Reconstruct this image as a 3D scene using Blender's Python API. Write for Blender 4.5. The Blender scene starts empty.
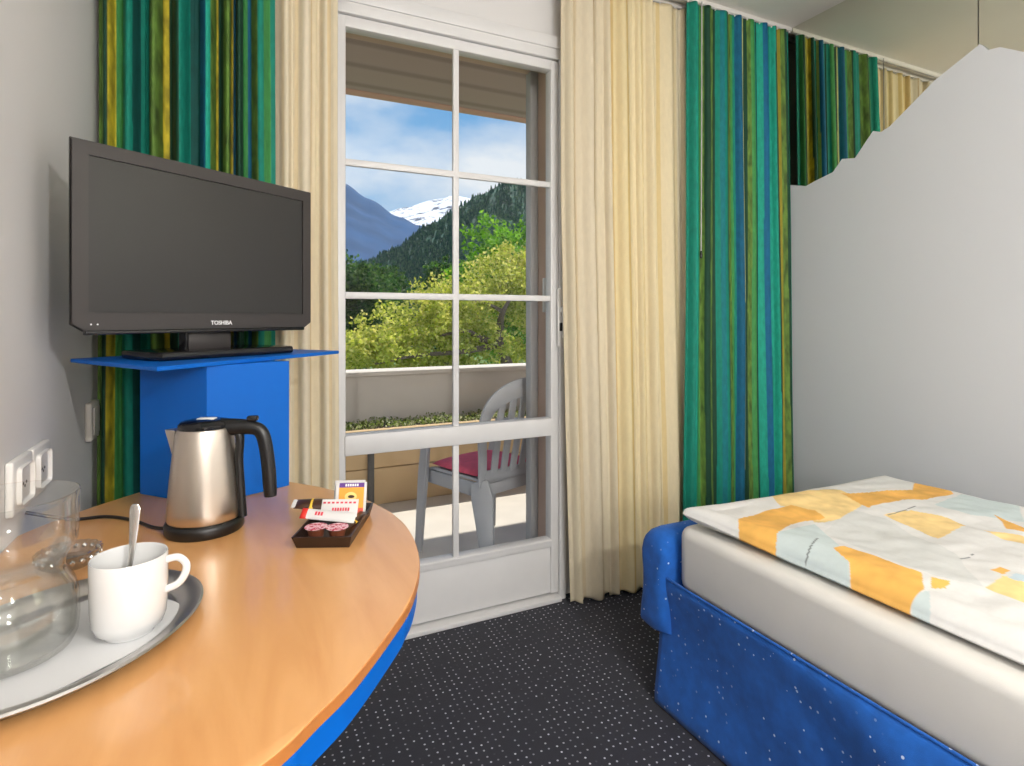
import bpy, bmesh, math, random
from mathutils import Vector, Matrix, noise
random.seed(7)
S = bpy.context.scene
C = S.collection
PI = math.pi
CAMZ, F, HX, HY, TH = 1.1, 577.0, 512.0, 317.0, math.radians(25.6)
CT, ST = math.cos(TH), math.sin(TH)

# ------------------------------------------------------------------ helpers
def at(px, py, z):
    """point of the place at height z that the photograph shows at (px, py)"""
    r, u = (px-HX)/F, (HY-py)/F
    s = (z-CAMZ)/u
    return Vector((s*(CT*r+ST), s*(CT-ST*r), z))

def ang(px):
    r = (px-HX)/F
    return (CT*r+ST), (CT-ST*r)          # X, Y per unit of depth

def lin(c):
    return tuple(((v/255)/12.92 if v/255 <= .04045 else ((v/255+.055)/1.055)**2.4) for v in c)

def sock(n, *names):
    for k in names:
        if k in n.inputs: return n.inputs[k]

def mat(name, rgb, rough=.5, metal=0., var=.06, scale=12., bump=0., bscale=200., coat=0., spec=None, sheen=0.):
    m = bpy.data.materials.new(name); m.use_nodes = True
    nt = m.node_tree; b = nt.nodes['Principled BSDF']
    col = lin(rgb) if max(rgb) > 1 else rgb
    b.inputs['Roughness'].default_value = rough
    b.inputs['Metallic'].default_value = metal
    if spec is not None: b.inputs['Specular IOR Level'].default_value = spec
    if coat: b.inputs['Coat Weight'].default_value = coat; b.inputs['Coat Roughness'].default_value = .12
    if sheen: b.inputs['Sheen Weight'].default_value = sheen
    tc = nt.nodes.new('ShaderNodeTexCoord')
    nz = nt.nodes.new('ShaderNodeTexNoise'); nz.inputs['Scale'].default_value = scale; nz.inputs['Detail'].default_value = 4
    nt.links.new(tc.outputs['Object'], nz.inputs['Vector'])
    cr = nt.nodes.new('ShaderNodeValToRGB')
    cr.color_ramp.elements[0].position = .3; cr.color_ramp.elements[1].position = .7
    cr.color_ramp.elements[0].color = tuple(v*(1-var) for v in col)+(1,)
    cr.color_ramp.elements[1].color = tuple(min(1, v*(1+var)) for v in col)+(1,)
    nt.links.new(nz.outputs['Fac'], cr.inputs['Fac'])
    nt.links.new(cr.outputs['Color'], b.inputs['Base Color'])
    if bump:
        n2 = nt.nodes.new('ShaderNodeTexNoise'); n2.inputs['Scale'].default_value = bscale
        nt.links.new(tc.outputs['Object'], n2.inputs['Vector'])
        bp = nt.nodes.new('ShaderNodeBump'); bp.inputs['Strength'].default_value = bump; bp.inputs['Distance'].default_value = .002
        nt.links.new(n2.outputs['Fac'], bp.inputs['Height']); nt.links.new(bp.outputs['Normal'], b.inputs['Normal'])
    return m

def smooth(me, ang_=.7):
    for p in me.polygons: p.use_smooth = True
    try: me.set_sharp_from_angle(angle=ang_)
    except Exception: pass

def obj(name, bm, m, parent=None, sm=True, loc=None, ang_=.7):
    me = bpy.data.meshes.new(name)
    bmesh.ops.recalc_face_normals(bm, faces=bm.faces[:])
    bm.to_mesh(me); bm.free()
    if sm: smooth(me, ang_)
    me.materials.append(m)
    o = bpy.data.objects.new(name, me); C.objects.link(o)
    if parent is not None: o.parent = parent
    if loc is not None: o.location = loc
    return o

def pyobj(name, vs, fs, m, parent=None, sm=True, ang_=.7):
    me = bpy.data.meshes.new(name); me.from_pydata(vs, [], fs); me.update()
    if sm: smooth(me, ang_)
    me.materials.append(m)
    o = bpy.data.objects.new(name, me); C.objects.link(o)
    if parent is not None: o.parent = parent
    return o

def thing(name, label, cat, loc=(0, 0, 0), rz=0, group=None):
    o = bpy.data.objects.new(name, None); C.objects.link(o)
    o.empty_display_size = .05
    o.location = loc; o.rotation_euler = (0, 0, rz)
    return tag(o, label, cat, group)

def tag(o, label, cat, group=None, kind=None):
    o['label'] = label; o['category'] = cat
    if group: o['group'] = group
    if kind: o['kind'] = kind
    return o

def struct(o, label=None, cat=None):
    o['kind'] = 'structure'
    if label: o['label'] = label
    if cat: o['category'] = cat
    return o

def NB(): return bmesh.new()

def bx(bm, x0, x1, y0, y1, z0, z1, bev=0., seg=2, M=None):
    r = bmesh.ops.create_cube(bm, size=1.)
    vs = r['verts']
    for v in vs:
        v.co = Vector(((x0+x1)/2+v.co.x*(x1-x0), (y0+y1)/2+v.co.y*(y1-y0), (z0+z1)/2+v.co.z*(z1-z0)))
    if bev:
        es = list({e for v in vs for e in v.link_edges})
        res = bmesh.ops.bevel(bm, geom=es, offset=bev, segments=seg, profile=.5, affect='EDGES')
        vs = list({v for f in res['faces'] for v in f.verts} | {v for v in vs if v.is_valid})
    if M is not None: bmesh.ops.transform(bm, matrix=M, verts=vs)
    return vs

def lathe(bm, prof, n=48, cx=0., cy=0., sx=1., sy=1., closed_top=False):
    rings = []
    for (r, z) in prof:
        if r < 1e-6:
            rings.append([bm.verts.new((cx, cy, z))])
        else:
            rings.append([bm.verts.new((cx+sx*r*math.cos(2*PI*i/n), cy+sy*r*math.sin(2*PI*i/n), z)) for i in range(n)])
    for a, b in zip(rings, rings[1:]):
        if len(a) == 1 and len(b) == 1: continue
        for i in range(n):
            j = (i+1) % n
            if len(a) == 1: bm.faces.new((a[0], b[i], b[j]))
            elif len(b) == 1: bm.faces.new((a[i], b[0], a[j]))
            else: bm.faces.new((a[i], a[j], b[j], b[i]))

def tube(bm, pts, rad, n=10, flat=1., up=Vector((0, 0, 1)), cap=True):
    """swept section along pts; rad is a number or list, flat squashes the section"""
    pts = [Vector(p) for p in pts]
    N = len(pts)
    rr = rad if isinstance(rad, (list, tuple)) else [rad]*N
    rings = []
    for i, p in enumerate(pts):
        t = (pts[min(i+1, N-1)]-pts[max(i-1, 0)]).normalized()
        a = t.cross(up)
        if a.length < 1e-4: a = t.cross(Vector((1, 0, 0)))
        a.normalize(); b = a.cross(t).normalized()
        rings.append([bm.verts.new(p+a*rr[i]*math.cos(2*PI*k/n)+b*rr[i]*flat*math.sin(2*PI*k/n)) for k in range(n)])
    for a, b in zip(rings, rings[1:]):
        for i in range(n):
            j = (i+1) % n
            bm.faces.new((a[i], a[j], b[j], b[i]))
    if cap:
        bm.faces.new(rings[0]); bm.faces.new(rings[-1])

def spline(pts, n=8, closed=False):
    pts = [Vector(p) for p in pts]; N = len(pts); out = []
    rng = range(N if closed else N-1)
    for i in rng:
        p0 = pts[(i-1) % N] if closed or i > 0 else pts[0]
        p1, p2 = pts[i], pts[(i+1) % N]
        p3 = pts[(i+2) % N] if closed or i+2 < N else pts[-1]
        for k in range(n):
            t = k/n
            out.append(.5*((2*p1)+(p2-p0)*t+(2*p0-5*p1+4*p2-p3)*t*t+(3*p1-p0-3*p2+p3)*t**3))
    if not closed: out.append(pts[-1])
    return out

def prism(bm, outline, z0, z1, bev=0., seg=3):
    vs = [bm.verts.new((p[0], p[1], z0)) for p in outline]
    f = bm.faces.new(vs)
    r = bmesh.ops.extrude_face_region(bm, geom=[f])
    top = [v for v in r['geom'] if isinstance(v, bmesh.types.BMVert)]
    for v in top: v.co.z = z1
    if bev:
        ts = set(top)
        es = [e for e in bm.edges if (e.verts[0] in ts) == (e.verts[1] in ts) and abs(e.verts[0].co.z-e.verts[1].co.z) < 1e-6]
        bmesh.ops.bevel(bm, geom=es, offset=bev, segments=seg, profile=.5, affect='EDGES')

def ellipse(cx, cy, a, b, rot=0, n=72):
    return [(cx+a*math.cos(t)*math.cos(rot)-b*math.sin(t)*math.sin(rot), cy+a*math.cos(t)*math.sin(rot)+b*math.sin(t)*math.cos(rot))
            for t in (2*PI*i/n for i in range(n))]

def setcol(me, cols):
    a = me.color_attributes.new('Col', 'FLOAT_COLOR', 'POINT')
    flat = []
    for c in cols: flat += [c[0], c[1], c[2], 1.]
    a.data.foreach_set('color', flat)

# ------------------------------------------------------------------ materials
M_wall = mat('wall_paint', (220, 218, 216), .85, var=.015, scale=3, bump=.08, bscale=300)
M_ceil = mat('ceiling_paint', (242, 237, 230), .9, var=.02, scale=3)
M_frame = mat('white_frame_paint', (220, 219, 218), .4, var=.02)
M_whitepanel = mat('white_laminate_panel', (206, 208, 212), .55, var=.012, scale=2)
M_black = mat('black_plastic', (16, 16, 17), .35, var=.1)
M_tv = mat('tv_bezel_plastic', (56, 52, 51), .42, var=.04)
M_tvgloss = mat('gloss_black_plastic', (20, 20, 23), .15, var=.05)
M_screen = mat('tv_screen', (44, 43, 42), .36, var=.04, scale=2)
M_logo = mat('white_print', (235, 235, 235), .5)
M_blue = mat('blue_lacquer', (0, 98, 194), .45, var=.02, scale=3, spec=.3)
M_chrome = mat('polished_steel', (215, 212, 208), .24, 1., var=.04)
M_traysteel = mat('tray_steel', (196, 194, 192), .36, 1., var=.05)
M_porc = mat('white_porcelain', (222, 222, 221), .12, var=.01, coat=.4)
M_paper = mat('white_paper', (216, 217, 218), .8, var=.02)
M_plate = mat('white_plastic', (232, 230, 226), .4, var=.02)
M_plategrey = mat('grey_beige_plastic', (196, 190, 180), .45, var=.03)
M_hole = mat('socket_hole', (30, 28, 26), .7)
M_rail = mat('white_rail_metal', (232, 228, 222), .4, var=.02)
M_darkbrown = mat('dark_brown_plastic', (44, 28, 22), .4, var=.1)
M_mattress = mat('mattress_ticking', (222, 219, 213), .85, var=.02, bump=.15, bscale=500)
M_chair = mat('grey_resin', (172, 172, 174), .5, var=.04)
M_cush = mat('red_cushion_cloth', (222, 92, 114), .85, var=.1, scale=40, bump=.2)
M_parapet = mat('painted_parapet', (214, 206, 196), .85, var=.03, scale=4)
M_planter = mat('tan_rendered_planter', (206, 178, 138), .9, var=.06, scale=5, bump=.2)
M_balcfloor = mat('pale_balcony_tiles', (214, 206, 194), .8, var=.06, scale=6)
M_outwall = mat('exterior_render', (200, 172, 154), .85, var=.05, scale=6)
M_guide = mat('grey_shutter_guide', (176, 174, 174), .5, var=.03)
M_soil = mat('planter_soil', (70, 56, 42), .95, var=.3, scale=40)
M_bark = mat('bark', (104, 88, 72), .9, var=.3, scale=20, bump=.6, bscale=30)
M_rim = mat('dark_pipe_metal', (90, 88, 86), .5)

def principled(m): return m.node_tree.nodes['Principled BSDF']

def m_wood_table():
    m = mat('beech_veneer', (226, 172, 116), .34, var=.05, scale=2.2, coat=.5)
    nt = m.node_tree; b = principled(m)
    tc = nt.nodes.new('ShaderNodeTexCoord'); mp = nt.nodes.new('ShaderNodeMapping')
    mp.inputs['Scale'].default_value = (7., 1.2, 1.); mp.inputs['Rotation'].default_value = (0, 0, .45)
    nz = nt.nodes.new('ShaderNodeTexNoise'); nz.inputs['Scale'].default_value = 3.; nz.inputs['Detail'].default_value = 6; nz.inputs['Distortion'].default_value = .6
    cr = nt.nodes.new('ShaderNodeValToRGB')
    cr.color_ramp.elements[0].position = .25; cr.color_ramp.elements[1].position = .75
    cr.color_ramp.elements[0].color = lin((214, 152, 92))+(1,); cr.color_ramp.elements[1].color = lin((234, 178, 118))+(1,)
    L = nt.links.new
    L(tc.outputs['Object'], mp.inputs['Vector']); L(mp.outputs['Vector'], nz.inputs['Vector']); L(nz.outputs['Fac'], cr.inputs['Fac'])
    L(cr.outputs['Color'], b.inputs['Base Color'])
    return m
M_wood = m_wood_table()
M_woodedge = mat('beech_edge_band', (190, 120, 60), .4, var=.06, scale=30)

def m_dots(name, base, dot, scale, size, rnd, rough=.9, ribs=0., basevar=.1, keep=.0, dim='3D'):
    """a fabric with small pale woven dots: one cell per dot"""
    m = mat(name, base, rough, var=basevar, scale=30, bump=.3, bscale=700, sheen=.1)
    nt = m.node_tree; b = principled(m); L = nt.links.new
    tc = nt.nodes.new('ShaderNodeTexCoord')
    vo = nt.nodes.new('ShaderNodeTexVoronoi'); vo.voronoi_dimensions = dim; vo.inputs['Scale'].default_value = scale; vo.inputs['Randomness'].default_value = rnd
    L(tc.outputs['Object'], vo.inputs['Vector'])
    lt = nt.nodes.new('ShaderNodeMath'); lt.operation = 'LESS_THAN'; lt.inputs[1].default_value = size
    L(vo.outputs['Distance'], lt.inputs[0])
    sp = nt.nodes.new('ShaderNodeSeparateColor'); L(vo.outputs['Color'], sp.inputs['Color'])
    mr = nt.nodes.new('ShaderNodeMapRange'); mr.inputs['From Min'].default_value = keep
    L(sp.outputs['Red'], mr.inputs['Value'])
    mu = nt.nodes.new('ShaderNodeMath'); mu.operation = 'MULTIPLY'
    L(lt.outputs[0], mu.inputs[0]); L(mr.outputs[0], mu.inputs[1])
    mx = nt.nodes.new('ShaderNodeMix'); mx.data_type = 'RGBA'
    src = b.inputs['Base Color'].links[0].from_socket
    L(mu.outputs[0], mx.inputs['Factor']); L(src, mx.inputs['A']); mx.inputs['B'].default_value = lin(dot)+(1,)
    L(mx.outputs['Result'], b.inputs['Base Color'])
    return m
M_carpet = m_dots('dotted_carpet', (36, 37, 48), (215, 215, 225), 46., .125, .22, keep=.12, dim='2D')
M_bluecloth = m_dots('blue_speckled_cloth', (18, 92, 180), (215, 230, 250), 46., .13, 1., keep=.05, basevar=.16)

def m_attr(name, rough=.8, transl=0., speck=.0, sheen=0.):
    m = bpy.data.materials.new(name); m.use_nodes = True
    nt = m.node_tree; b = nt.nodes['Principled BSDF']; L = nt.links.new
    at_ = nt.nodes.new('ShaderNodeAttribute'); at_.attribute_name = 'Col'
    b.inputs['Roughness'].default_value = rough
    b.inputs['Sheen Weight'].default_value = sheen
    tc = nt.nodes.new('ShaderNodeTexCoord')
    nz = nt.nodes.new('ShaderNodeTexNoise'); nz.inputs['Scale'].default_value = 90; nz.inputs['Detail'].default_value = 3
    mp = nt.nodes.new('ShaderNodeMapping'); mp.inputs['Scale'].default_value = (1, 1, .35)
    L(tc.outputs['Object'], mp.inputs['Vector']); L(mp.outputs['Vector'], nz.inputs['Vector'])
    mr = nt.nodes.new('ShaderNodeMapRange'); mr.inputs['From Min'].default_value = .3; mr.inputs['From Max'].default_value = .7
    mr.inputs['To Min'].default_value = 1-speck; mr.inputs['To Max'].default_value = 1+speck
    L(nz.outputs['Fac'], mr.inputs['Value'])
    mx = nt.nodes.new('ShaderNodeMix'); mx.data_type = 'RGBA'; mx.blend_type = 'MULTIPLY'; mx.inputs['Factor'].default_value = 1
    L(at_.outputs['Color'], mx.inputs['A']); L(mr.outputs[0], mx.inputs['B'])
    L(mx.outputs['Result'], b.inputs['Base Color'])
    bp = nt.nodes.new('ShaderNodeBump'); bp.inputs['Strength'].default_value = .15; bp.inputs['Distance'].default_value = .002
    L(nz.outputs['Fac'], bp.inputs['Height']); L(bp.outputs['Normal'], b.inputs['Normal'])
    if transl:
        tr = nt.nodes.new('ShaderNodeBsdfTranslucent'); L(mx.outputs['Result'], tr.inputs['Color'])
        ms = nt.nodes.new('ShaderNodeMixShader'); ms.inputs['Fac'].default_value = transl
        L(b.outputs[0], ms.inputs[1]); L(tr.outputs[0], ms.inputs[2])
        L(ms.outputs[0], nt.nodes['Material Output'].inputs['Surface'])
    return m
M_striped = m_attr('striped_curtain_cloth', .75, .08, .14, 0.)
M_cream = m_attr('cream_curtain_cloth', .85, .25, .03)
M_duvet = m_attr('printed_duvet_cloth', .85, 0., .02)

def m_glass(name, tint, spec_lo, spec_hi, rough=.0):
    m = bpy.data.materials.new(name); m.use_nodes = True
    nt = m.node_tree; L = nt.links.new
    nt.nodes.remove(nt.nodes['Principled BSDF'])
    t = nt.nodes.new('ShaderNodeBsdfTransparent'); t.inputs['Color'].default_value = tint+(1,)
    g = nt.nodes.new('ShaderNodeBsdfGlossy'); g.inputs['Roughness'].default_value = rough
    lw = nt.nodes.new('ShaderNodeLayerWeight'); lw.inputs['Blend'].default_value = .2
    mr = nt.nodes.new('ShaderNodeMapRange'); mr.inputs['To Min'].default_value = spec_lo; mr.inputs['To Max'].default_value = spec_hi
    L(lw.outputs['Facing'], mr.inputs['Value'])
    ms = nt.nodes.new('ShaderNodeMixShader'); L(mr.outputs[0], ms.inputs['Fac']); L(t.outputs[0], ms.inputs[1]); L(g.outputs[0], ms.inputs[2])
    L(ms.outputs[0], nt.nodes['Material Output'].inputs['Surface'])
    return m
M_pane = m_glass('window_glass', (.98, .985, .985), .008, .09)
M_clear = m_glass('clear_glass', (.98, .985, .98), .04, .75, .02)
M_water = m_glass('still_water', (.985, .99, .98), .02, .16)

def m_mirror():
    m = mat('tinted_mirror', (226, 228, 214), .01, 1., var=.0)
    return m
M_mirror = m_mirror()

def m_brushed():
    m = mat('brushed_steel', (206, 196, 184), .3, 1., var=.05, scale=4)
    nt = m.node_tree; b = principled(m); L = nt.links.new
    tc = nt.nodes.new('ShaderNodeTexCoord'); mp = nt.nodes.new('ShaderNodeMapping'); mp.inputs['Scale'].default_value = (1, 1, 60)
    nz = nt.nodes.new('ShaderNodeTexNoise'); nz.inputs['Scale'].default_value = 14
    L(tc.outputs['Object'], mp.inputs['Vector']); L(mp.outputs['Vector'], nz.inputs['Vector'])
    bp = nt.nodes.new('ShaderNodeBump'); bp.inputs['Strength'].default_value = .06; bp.inputs['Distance'].default_value = .001
    L(nz.outputs['Fac'], bp.inputs['Height']); L(bp.outputs['Normal'], b.inputs['Normal'])
    b.inputs['Anisotropic'].default_value = .5
    return m
M_steel = m_brushed()

def m_soffit():
    m = mat('soffit_boards', (182, 156, 154), .8, var=.1, scale=5)
    nt = m.node_tree; b = principled(m); L = nt.links.new
    tc = nt.nodes.new('ShaderNodeTexCoord'); wv = nt.nodes.new('ShaderNodeTexWave'); wv.bands_direction = 'Y'
    wv.inputs['Scale'].default_value = 1.1; wv.inputs['Distortion'].default_value = .0
    L(tc.outputs['Object'], wv.inputs['Vector'])
    cr = nt.nodes.new('ShaderNodeValToRGB')
    cr.color_ramp.elements[0].position = .0; cr.color_ramp.elements[1].position = .2
    cr.color_ramp.elements[0].color = lin((156, 132, 130))+(1,); cr.color_ramp.elements[1].color = lin((182, 156, 154))+(1,)
    L(wv.outputs['Fac'], cr.inputs['Fac']); L(cr.outputs['Color'], b.inputs['Base Color'])
    return m
M_soffit = m_soffit()
M_fascia = mat('pink_brown_fascia', (216, 164, 152), .8, var=.04)

def m_leaf(name, c0, c1, c2):
    m = bpy.data.materials.new(name); m.use_nodes = True
    nt = m.node_tree; L = nt.links.new; b = nt.nodes['Principled BSDF']
    b.inputs['Roughness'].default_value = .55
    g = nt.nodes.new('ShaderNodeNewGeometry'); cr = nt.nodes.new('ShaderNodeValToRGB')
    cr.color_ramp.elements[0].color = lin(c0)+(1,); cr.color_ramp.elements[1].color = lin(c2)+(1,)
    e = cr.color_ramp.elements.new(.5); e.color = lin(c1)+(1,)
    L(g.outputs['Random Per Island'], cr.inputs['Fac']); L(cr.outputs['Color'], b.inputs['Base Color'])
    tr = nt.nodes.new('ShaderNodeBsdfTranslucent'); L(cr.outputs['Color'], tr.inputs['Color'])
    ms = nt.nodes.new('ShaderNodeMixShader'); ms.inputs['Fac'].default_value = .58
    L(b.outputs[0], ms.inputs[1]); L(tr.outputs[0], ms.inputs[2]); L(ms.outputs[0], nt.nodes['Material Output'].inputs['Surface'])
    return m
M_leafY = m_leaf('yellow_green_leaves', (140, 156, 40), (208, 212, 84), (238, 226, 130))
M_leafG = m_leaf('fresh_green_leaves', (70, 128, 16), (120, 182, 34), (160, 206, 60))
M_leafD = m_leaf('dark_green_leaves', (26, 66, 22), (58, 108, 38), (104, 140, 56))
M_leafP = m_leaf('planter_leaves', (78, 104, 40), (132, 148, 70), (206, 206, 170))
M_conifer = m_leaf('conifer_needles', (50, 90, 82), (70, 114, 96), (102, 142, 106))  # greens lightened and blued to carry the slope's haze

# ------------------------------------------------------------------ room shell
XL, XR, YW, YWO, YB, ZC = -.335, 2.30, 1.975, 2.21, -2.4, 2.422
bm = NB(); bx(bm, XL-.12, XR+.12, YB-.12, YW, -.1, 0); struct(obj('floor', bm, M_carpet, sm=False), 'dark navy carpet with small pale dots', 'floor')
bm = NB(); bx(bm, XL-.12, XR+.12, YB-.12, YWO, ZC, ZC+.12); struct(obj('ceiling', bm, M_ceil, sm=False), 'plain off-white ceiling above the curtain rails', 'ceiling')
bm = NB(); bx(bm, XL-.12, XL, YB-.12, YWO, 0, ZC); struct(obj('wall_left', bm, M_wall, sm=False), 'plain white wall beside the television', 'wall')
bm = NB(); bx(bm, XR, XR+.12, YB-.12, YWO, 0, ZC); struct(obj('wall_right', bm, M_wall, sm=False), 'white wall behind the bed and mirrors', 'wall')
bm = NB(); bx(bm, XL, XR, YB-.12, YB, 0, ZC); struct(obj('wall_front', bm, M_wall, sm=False), 'white wall facing the balcony door', 'wall')
DX0, DX1, DZ = .262, 1.165, 2.15
bm = NB()
bx(bm, XL, DX0, YW, YWO, 0, ZC); bx(bm, DX1, XR, YW, YWO, 0, ZC); bx(bm, DX0, DX1, YW, YWO, DZ, ZC)
struct(obj('wall_back', bm, M_wall, sm=False), 'white wall around the balcony door', 'wall')
bm = NB(); bx(bm, DX1-.004, DX1, YW+.06, YWO+.002, 0, DZ); bx(bm, DX0, DX0+.004, YW+.06, YWO+.002, 0, DZ); bx(bm, DX0, DX1, YW+.06, YWO+.002, DZ-.004, DZ)
bx(bm, XL-.9, DX0, YWO, YWO+.012, -.3, 2.56); bx(bm, DX1, 3.4, YWO, YWO+.012, -.3, 2.56); bx(bm, DX0, DX1, YWO, YWO+.012, DZ, 2.56)
struct(obj('wall_outer', bm, M_outwall, sm=False), 'pinkish brown rendered outer wall and door reveal', 'wall')

# casing and balcony door
GX0, GX1 = .324, 1.108
bm = NB()
bx(bm, DX0, GX0-.03, 1.942, YW+.06, .0, DZ, .004); bx(bm, GX1+.03, DX1, 1.942, YW+.06, .0, DZ, .004)
bx(bm, GX0-.03, GX1+.03, 1.942, YW+.06, 2.10, DZ, .004)
bx(bm, DX0-.03, DX1+.03, 1.936, 1.9745, DZ-.012, DZ+.035, .004)
struct(obj('trim_1', bm, M_frame), 'white door casing around the balcony door', 'door casing')
bm = NB(); bx(bm, GX0-.03, GX1+.03, 1.925, YW+.1, .0005, .018, .004); struct(obj('trim_2', bm, M_frame), 'low white threshold under the balcony door', 'threshold')
bm = NB()
y0, y1 = 1.954, 2.0
bx(bm, GX0-.029, GX0+.004, y0, y1, .026, 2.098, .004); bx(bm, GX1-.004, GX1+.029, y0, y1, .026, 2.098, .004)
bx(bm, GX0, GX1, y0, y1, 2.06, 2.098, .004); bx(bm, GX0, GX1, y0-.006, y1, .640, .708, .005)
bx(bm, GX0, GX1, y0, y1, .206, .238, .004)
door = struct(obj('door_1', bm, M_frame), 'white glazed balcony door with glazing bars', 'balcony door')
bm = NB(); bx(bm, GX0, GX1, y0+.008, y1-.004, .026, .207, .003); obj('bottom_panel', bm, M_frame, door)
bm = NB(); bx(bm, GX0, GX1, y0-.004, y0+.012, .226, .236, .002); obj('glazing_bead', bm, M_frame, door)
bm = NB(); bx(bm, GX0, GX1, 1.974, 1.980, .70, 2.065); obj('pane', bm, M_pane, door, sm=False)
bm = NB(); bx(bm, GX0, GX1, 1.974, 1.980, .23, .645); obj('pane', bm, M_pane, door, sm=False)
xm = .7155
for z in (1.614, 1.172):
    bm = NB(); bx(bm, GX0, GX1, 1.958, 1.973, z-.0115, z+.0115, .004); obj('glazing_bar', bm, M_frame, door)
bm = NB(); bx(bm, xm-.0115, xm+.0115, 1.957, 1.9735, .705, 2.065, .004); obj('glazing_bar', bm, M_frame, door)
bm = NB(); bx(bm, xm-.0115, xm+.0115, 1.957, 1.9735, .235, .645, .004); obj('glazing_bar', bm, M_frame, door)
bm = NB(); bx(bm, 1.124, 1.152, 1.934, 1.944, .985, 1.21, .004); hp = obj('handle_plate', bm, M_plate, door)
bm = NB(); bx(bm, 1.128, 1.150, 1.905, 1.936, 1.115, 1.14, .005)
tube(bm, [(1.139, 1.912, 1.127), (1.139, 1.910, 1.06), (1.139, 1.914, 1.02)], .008, 8, up=Vector((1, 0, 0))); obj('lever', bm, M_plate, hp)
bm = NB(); bx(bm, 1.131, 1.148, 1.930, 1.936, 1.045, 1.078, .002); obj('lock_cylinder', bm, M_black, hp)
for xx in (GX0-.02, GX1+.0):
    pass
bm = NB(); bx(bm, 1.125, 1.161, 2.165, 2.212, -.02, 2.14, .003); tag(obj('shutter_guide', bm, M_guide), 'grey vertical shutter guide outside the door, on the brown reveal', 'shutter guide')
# small keeper on reveal
bm = NB(); bx(bm, 1.137, 1.160, 2.07, 2.086, 1.12, 1.26, .003); tag(obj('shutter_latch', bm, M_plate), 'small white latch strip on the brown door reveal', 'latch')

# mirrors + silhouette panel
for (ya, yb, lab) in ((1.093, 1.93, 'frameless mirror panel reflecting the green curtain, nearest the balcony wall'), (-.4, 1.089, 'frameless mirror panel above the highest white peak, beyond the seam')):
    bm = NB(); bx(bm, XR-.008, XR-.001, ya, yb, .3, ZC-.002); tag(obj('mirror_panel', bm, M_mirror, sm=False), lab, 'mirror', 'mirror panels on the bed wall')
prof = [(790, 185), (806, 186), (815, 181), (833, 172), (842, 159), (855, 158), (873, 131), (881, 132), (890, 126), (935, 80), (980, 44), (988, 50), (1000, 47), (1024, 52)]
XP = 2.276
pr = [(1.868, 1.7065)]
for (x, y) in prof:
    r = (x-HX)/F; a, b_ = CT*r+ST, CT-ST*r; s = XP/a
    pr.append((s*b_, CAMZ+(HY-y)/F*s))
pr += [(.85, 1.93), (.70, 1.80), (.64, 1.81), (.45, 1.62), (.38, 1.65), (.2, 1.52), (.0, 1.58), (-.25, 1.42), (-.4, 1.45)]
bm = NB()
vs = [bm.verts.new((XP, y, z)) for (y, z) in pr]+[bm.verts.new((XP, -.4, .001)), bm.verts.new((XP, pr[0][0], .001))]
f = bm.faces.new(vs); r = bmesh.ops.extrude_face_region(bm, geom=[f])
for v in r['geom']:
    if isinstance(v, bmesh.types.BMVert): v.co.x = XR-.0085
bmesh.ops.triangulate(bm, faces=[f for f in bm.faces if len(f.verts) > 4])
tag(obj('headboard_panel', bm, M_whitepanel, sm=False), 'white wall panel cut like a mountain ridge beside the bed', 'wall panel')

# ------------------------------------------------------------------ curtains
def rail(name, y, label):
    t = thing(name, label, 'curtain rail', (XL, y, ZC), group='ceiling curtain rails')
    bm = NB(); bx(bm, .002, XR-XL-.01, -.011, .011, -.02, -.0005, .002); obj('track', bm, M_rail, t)
    bm = NB(); bx(bm, .001, XR-XL-.0095, -.003, .003, -.0225, -.0195); obj('slot', bm, M_guide, t, sm=False)
    return t
YG, YC = 1.832, 1.895
rail('curtain_rail', YG, 'white curtain rail on the ceiling carrying the green striped curtains')
rail('curtain_rail', YC, 'white curtain rail behind the green ones, carrying the cream curtains')

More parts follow.
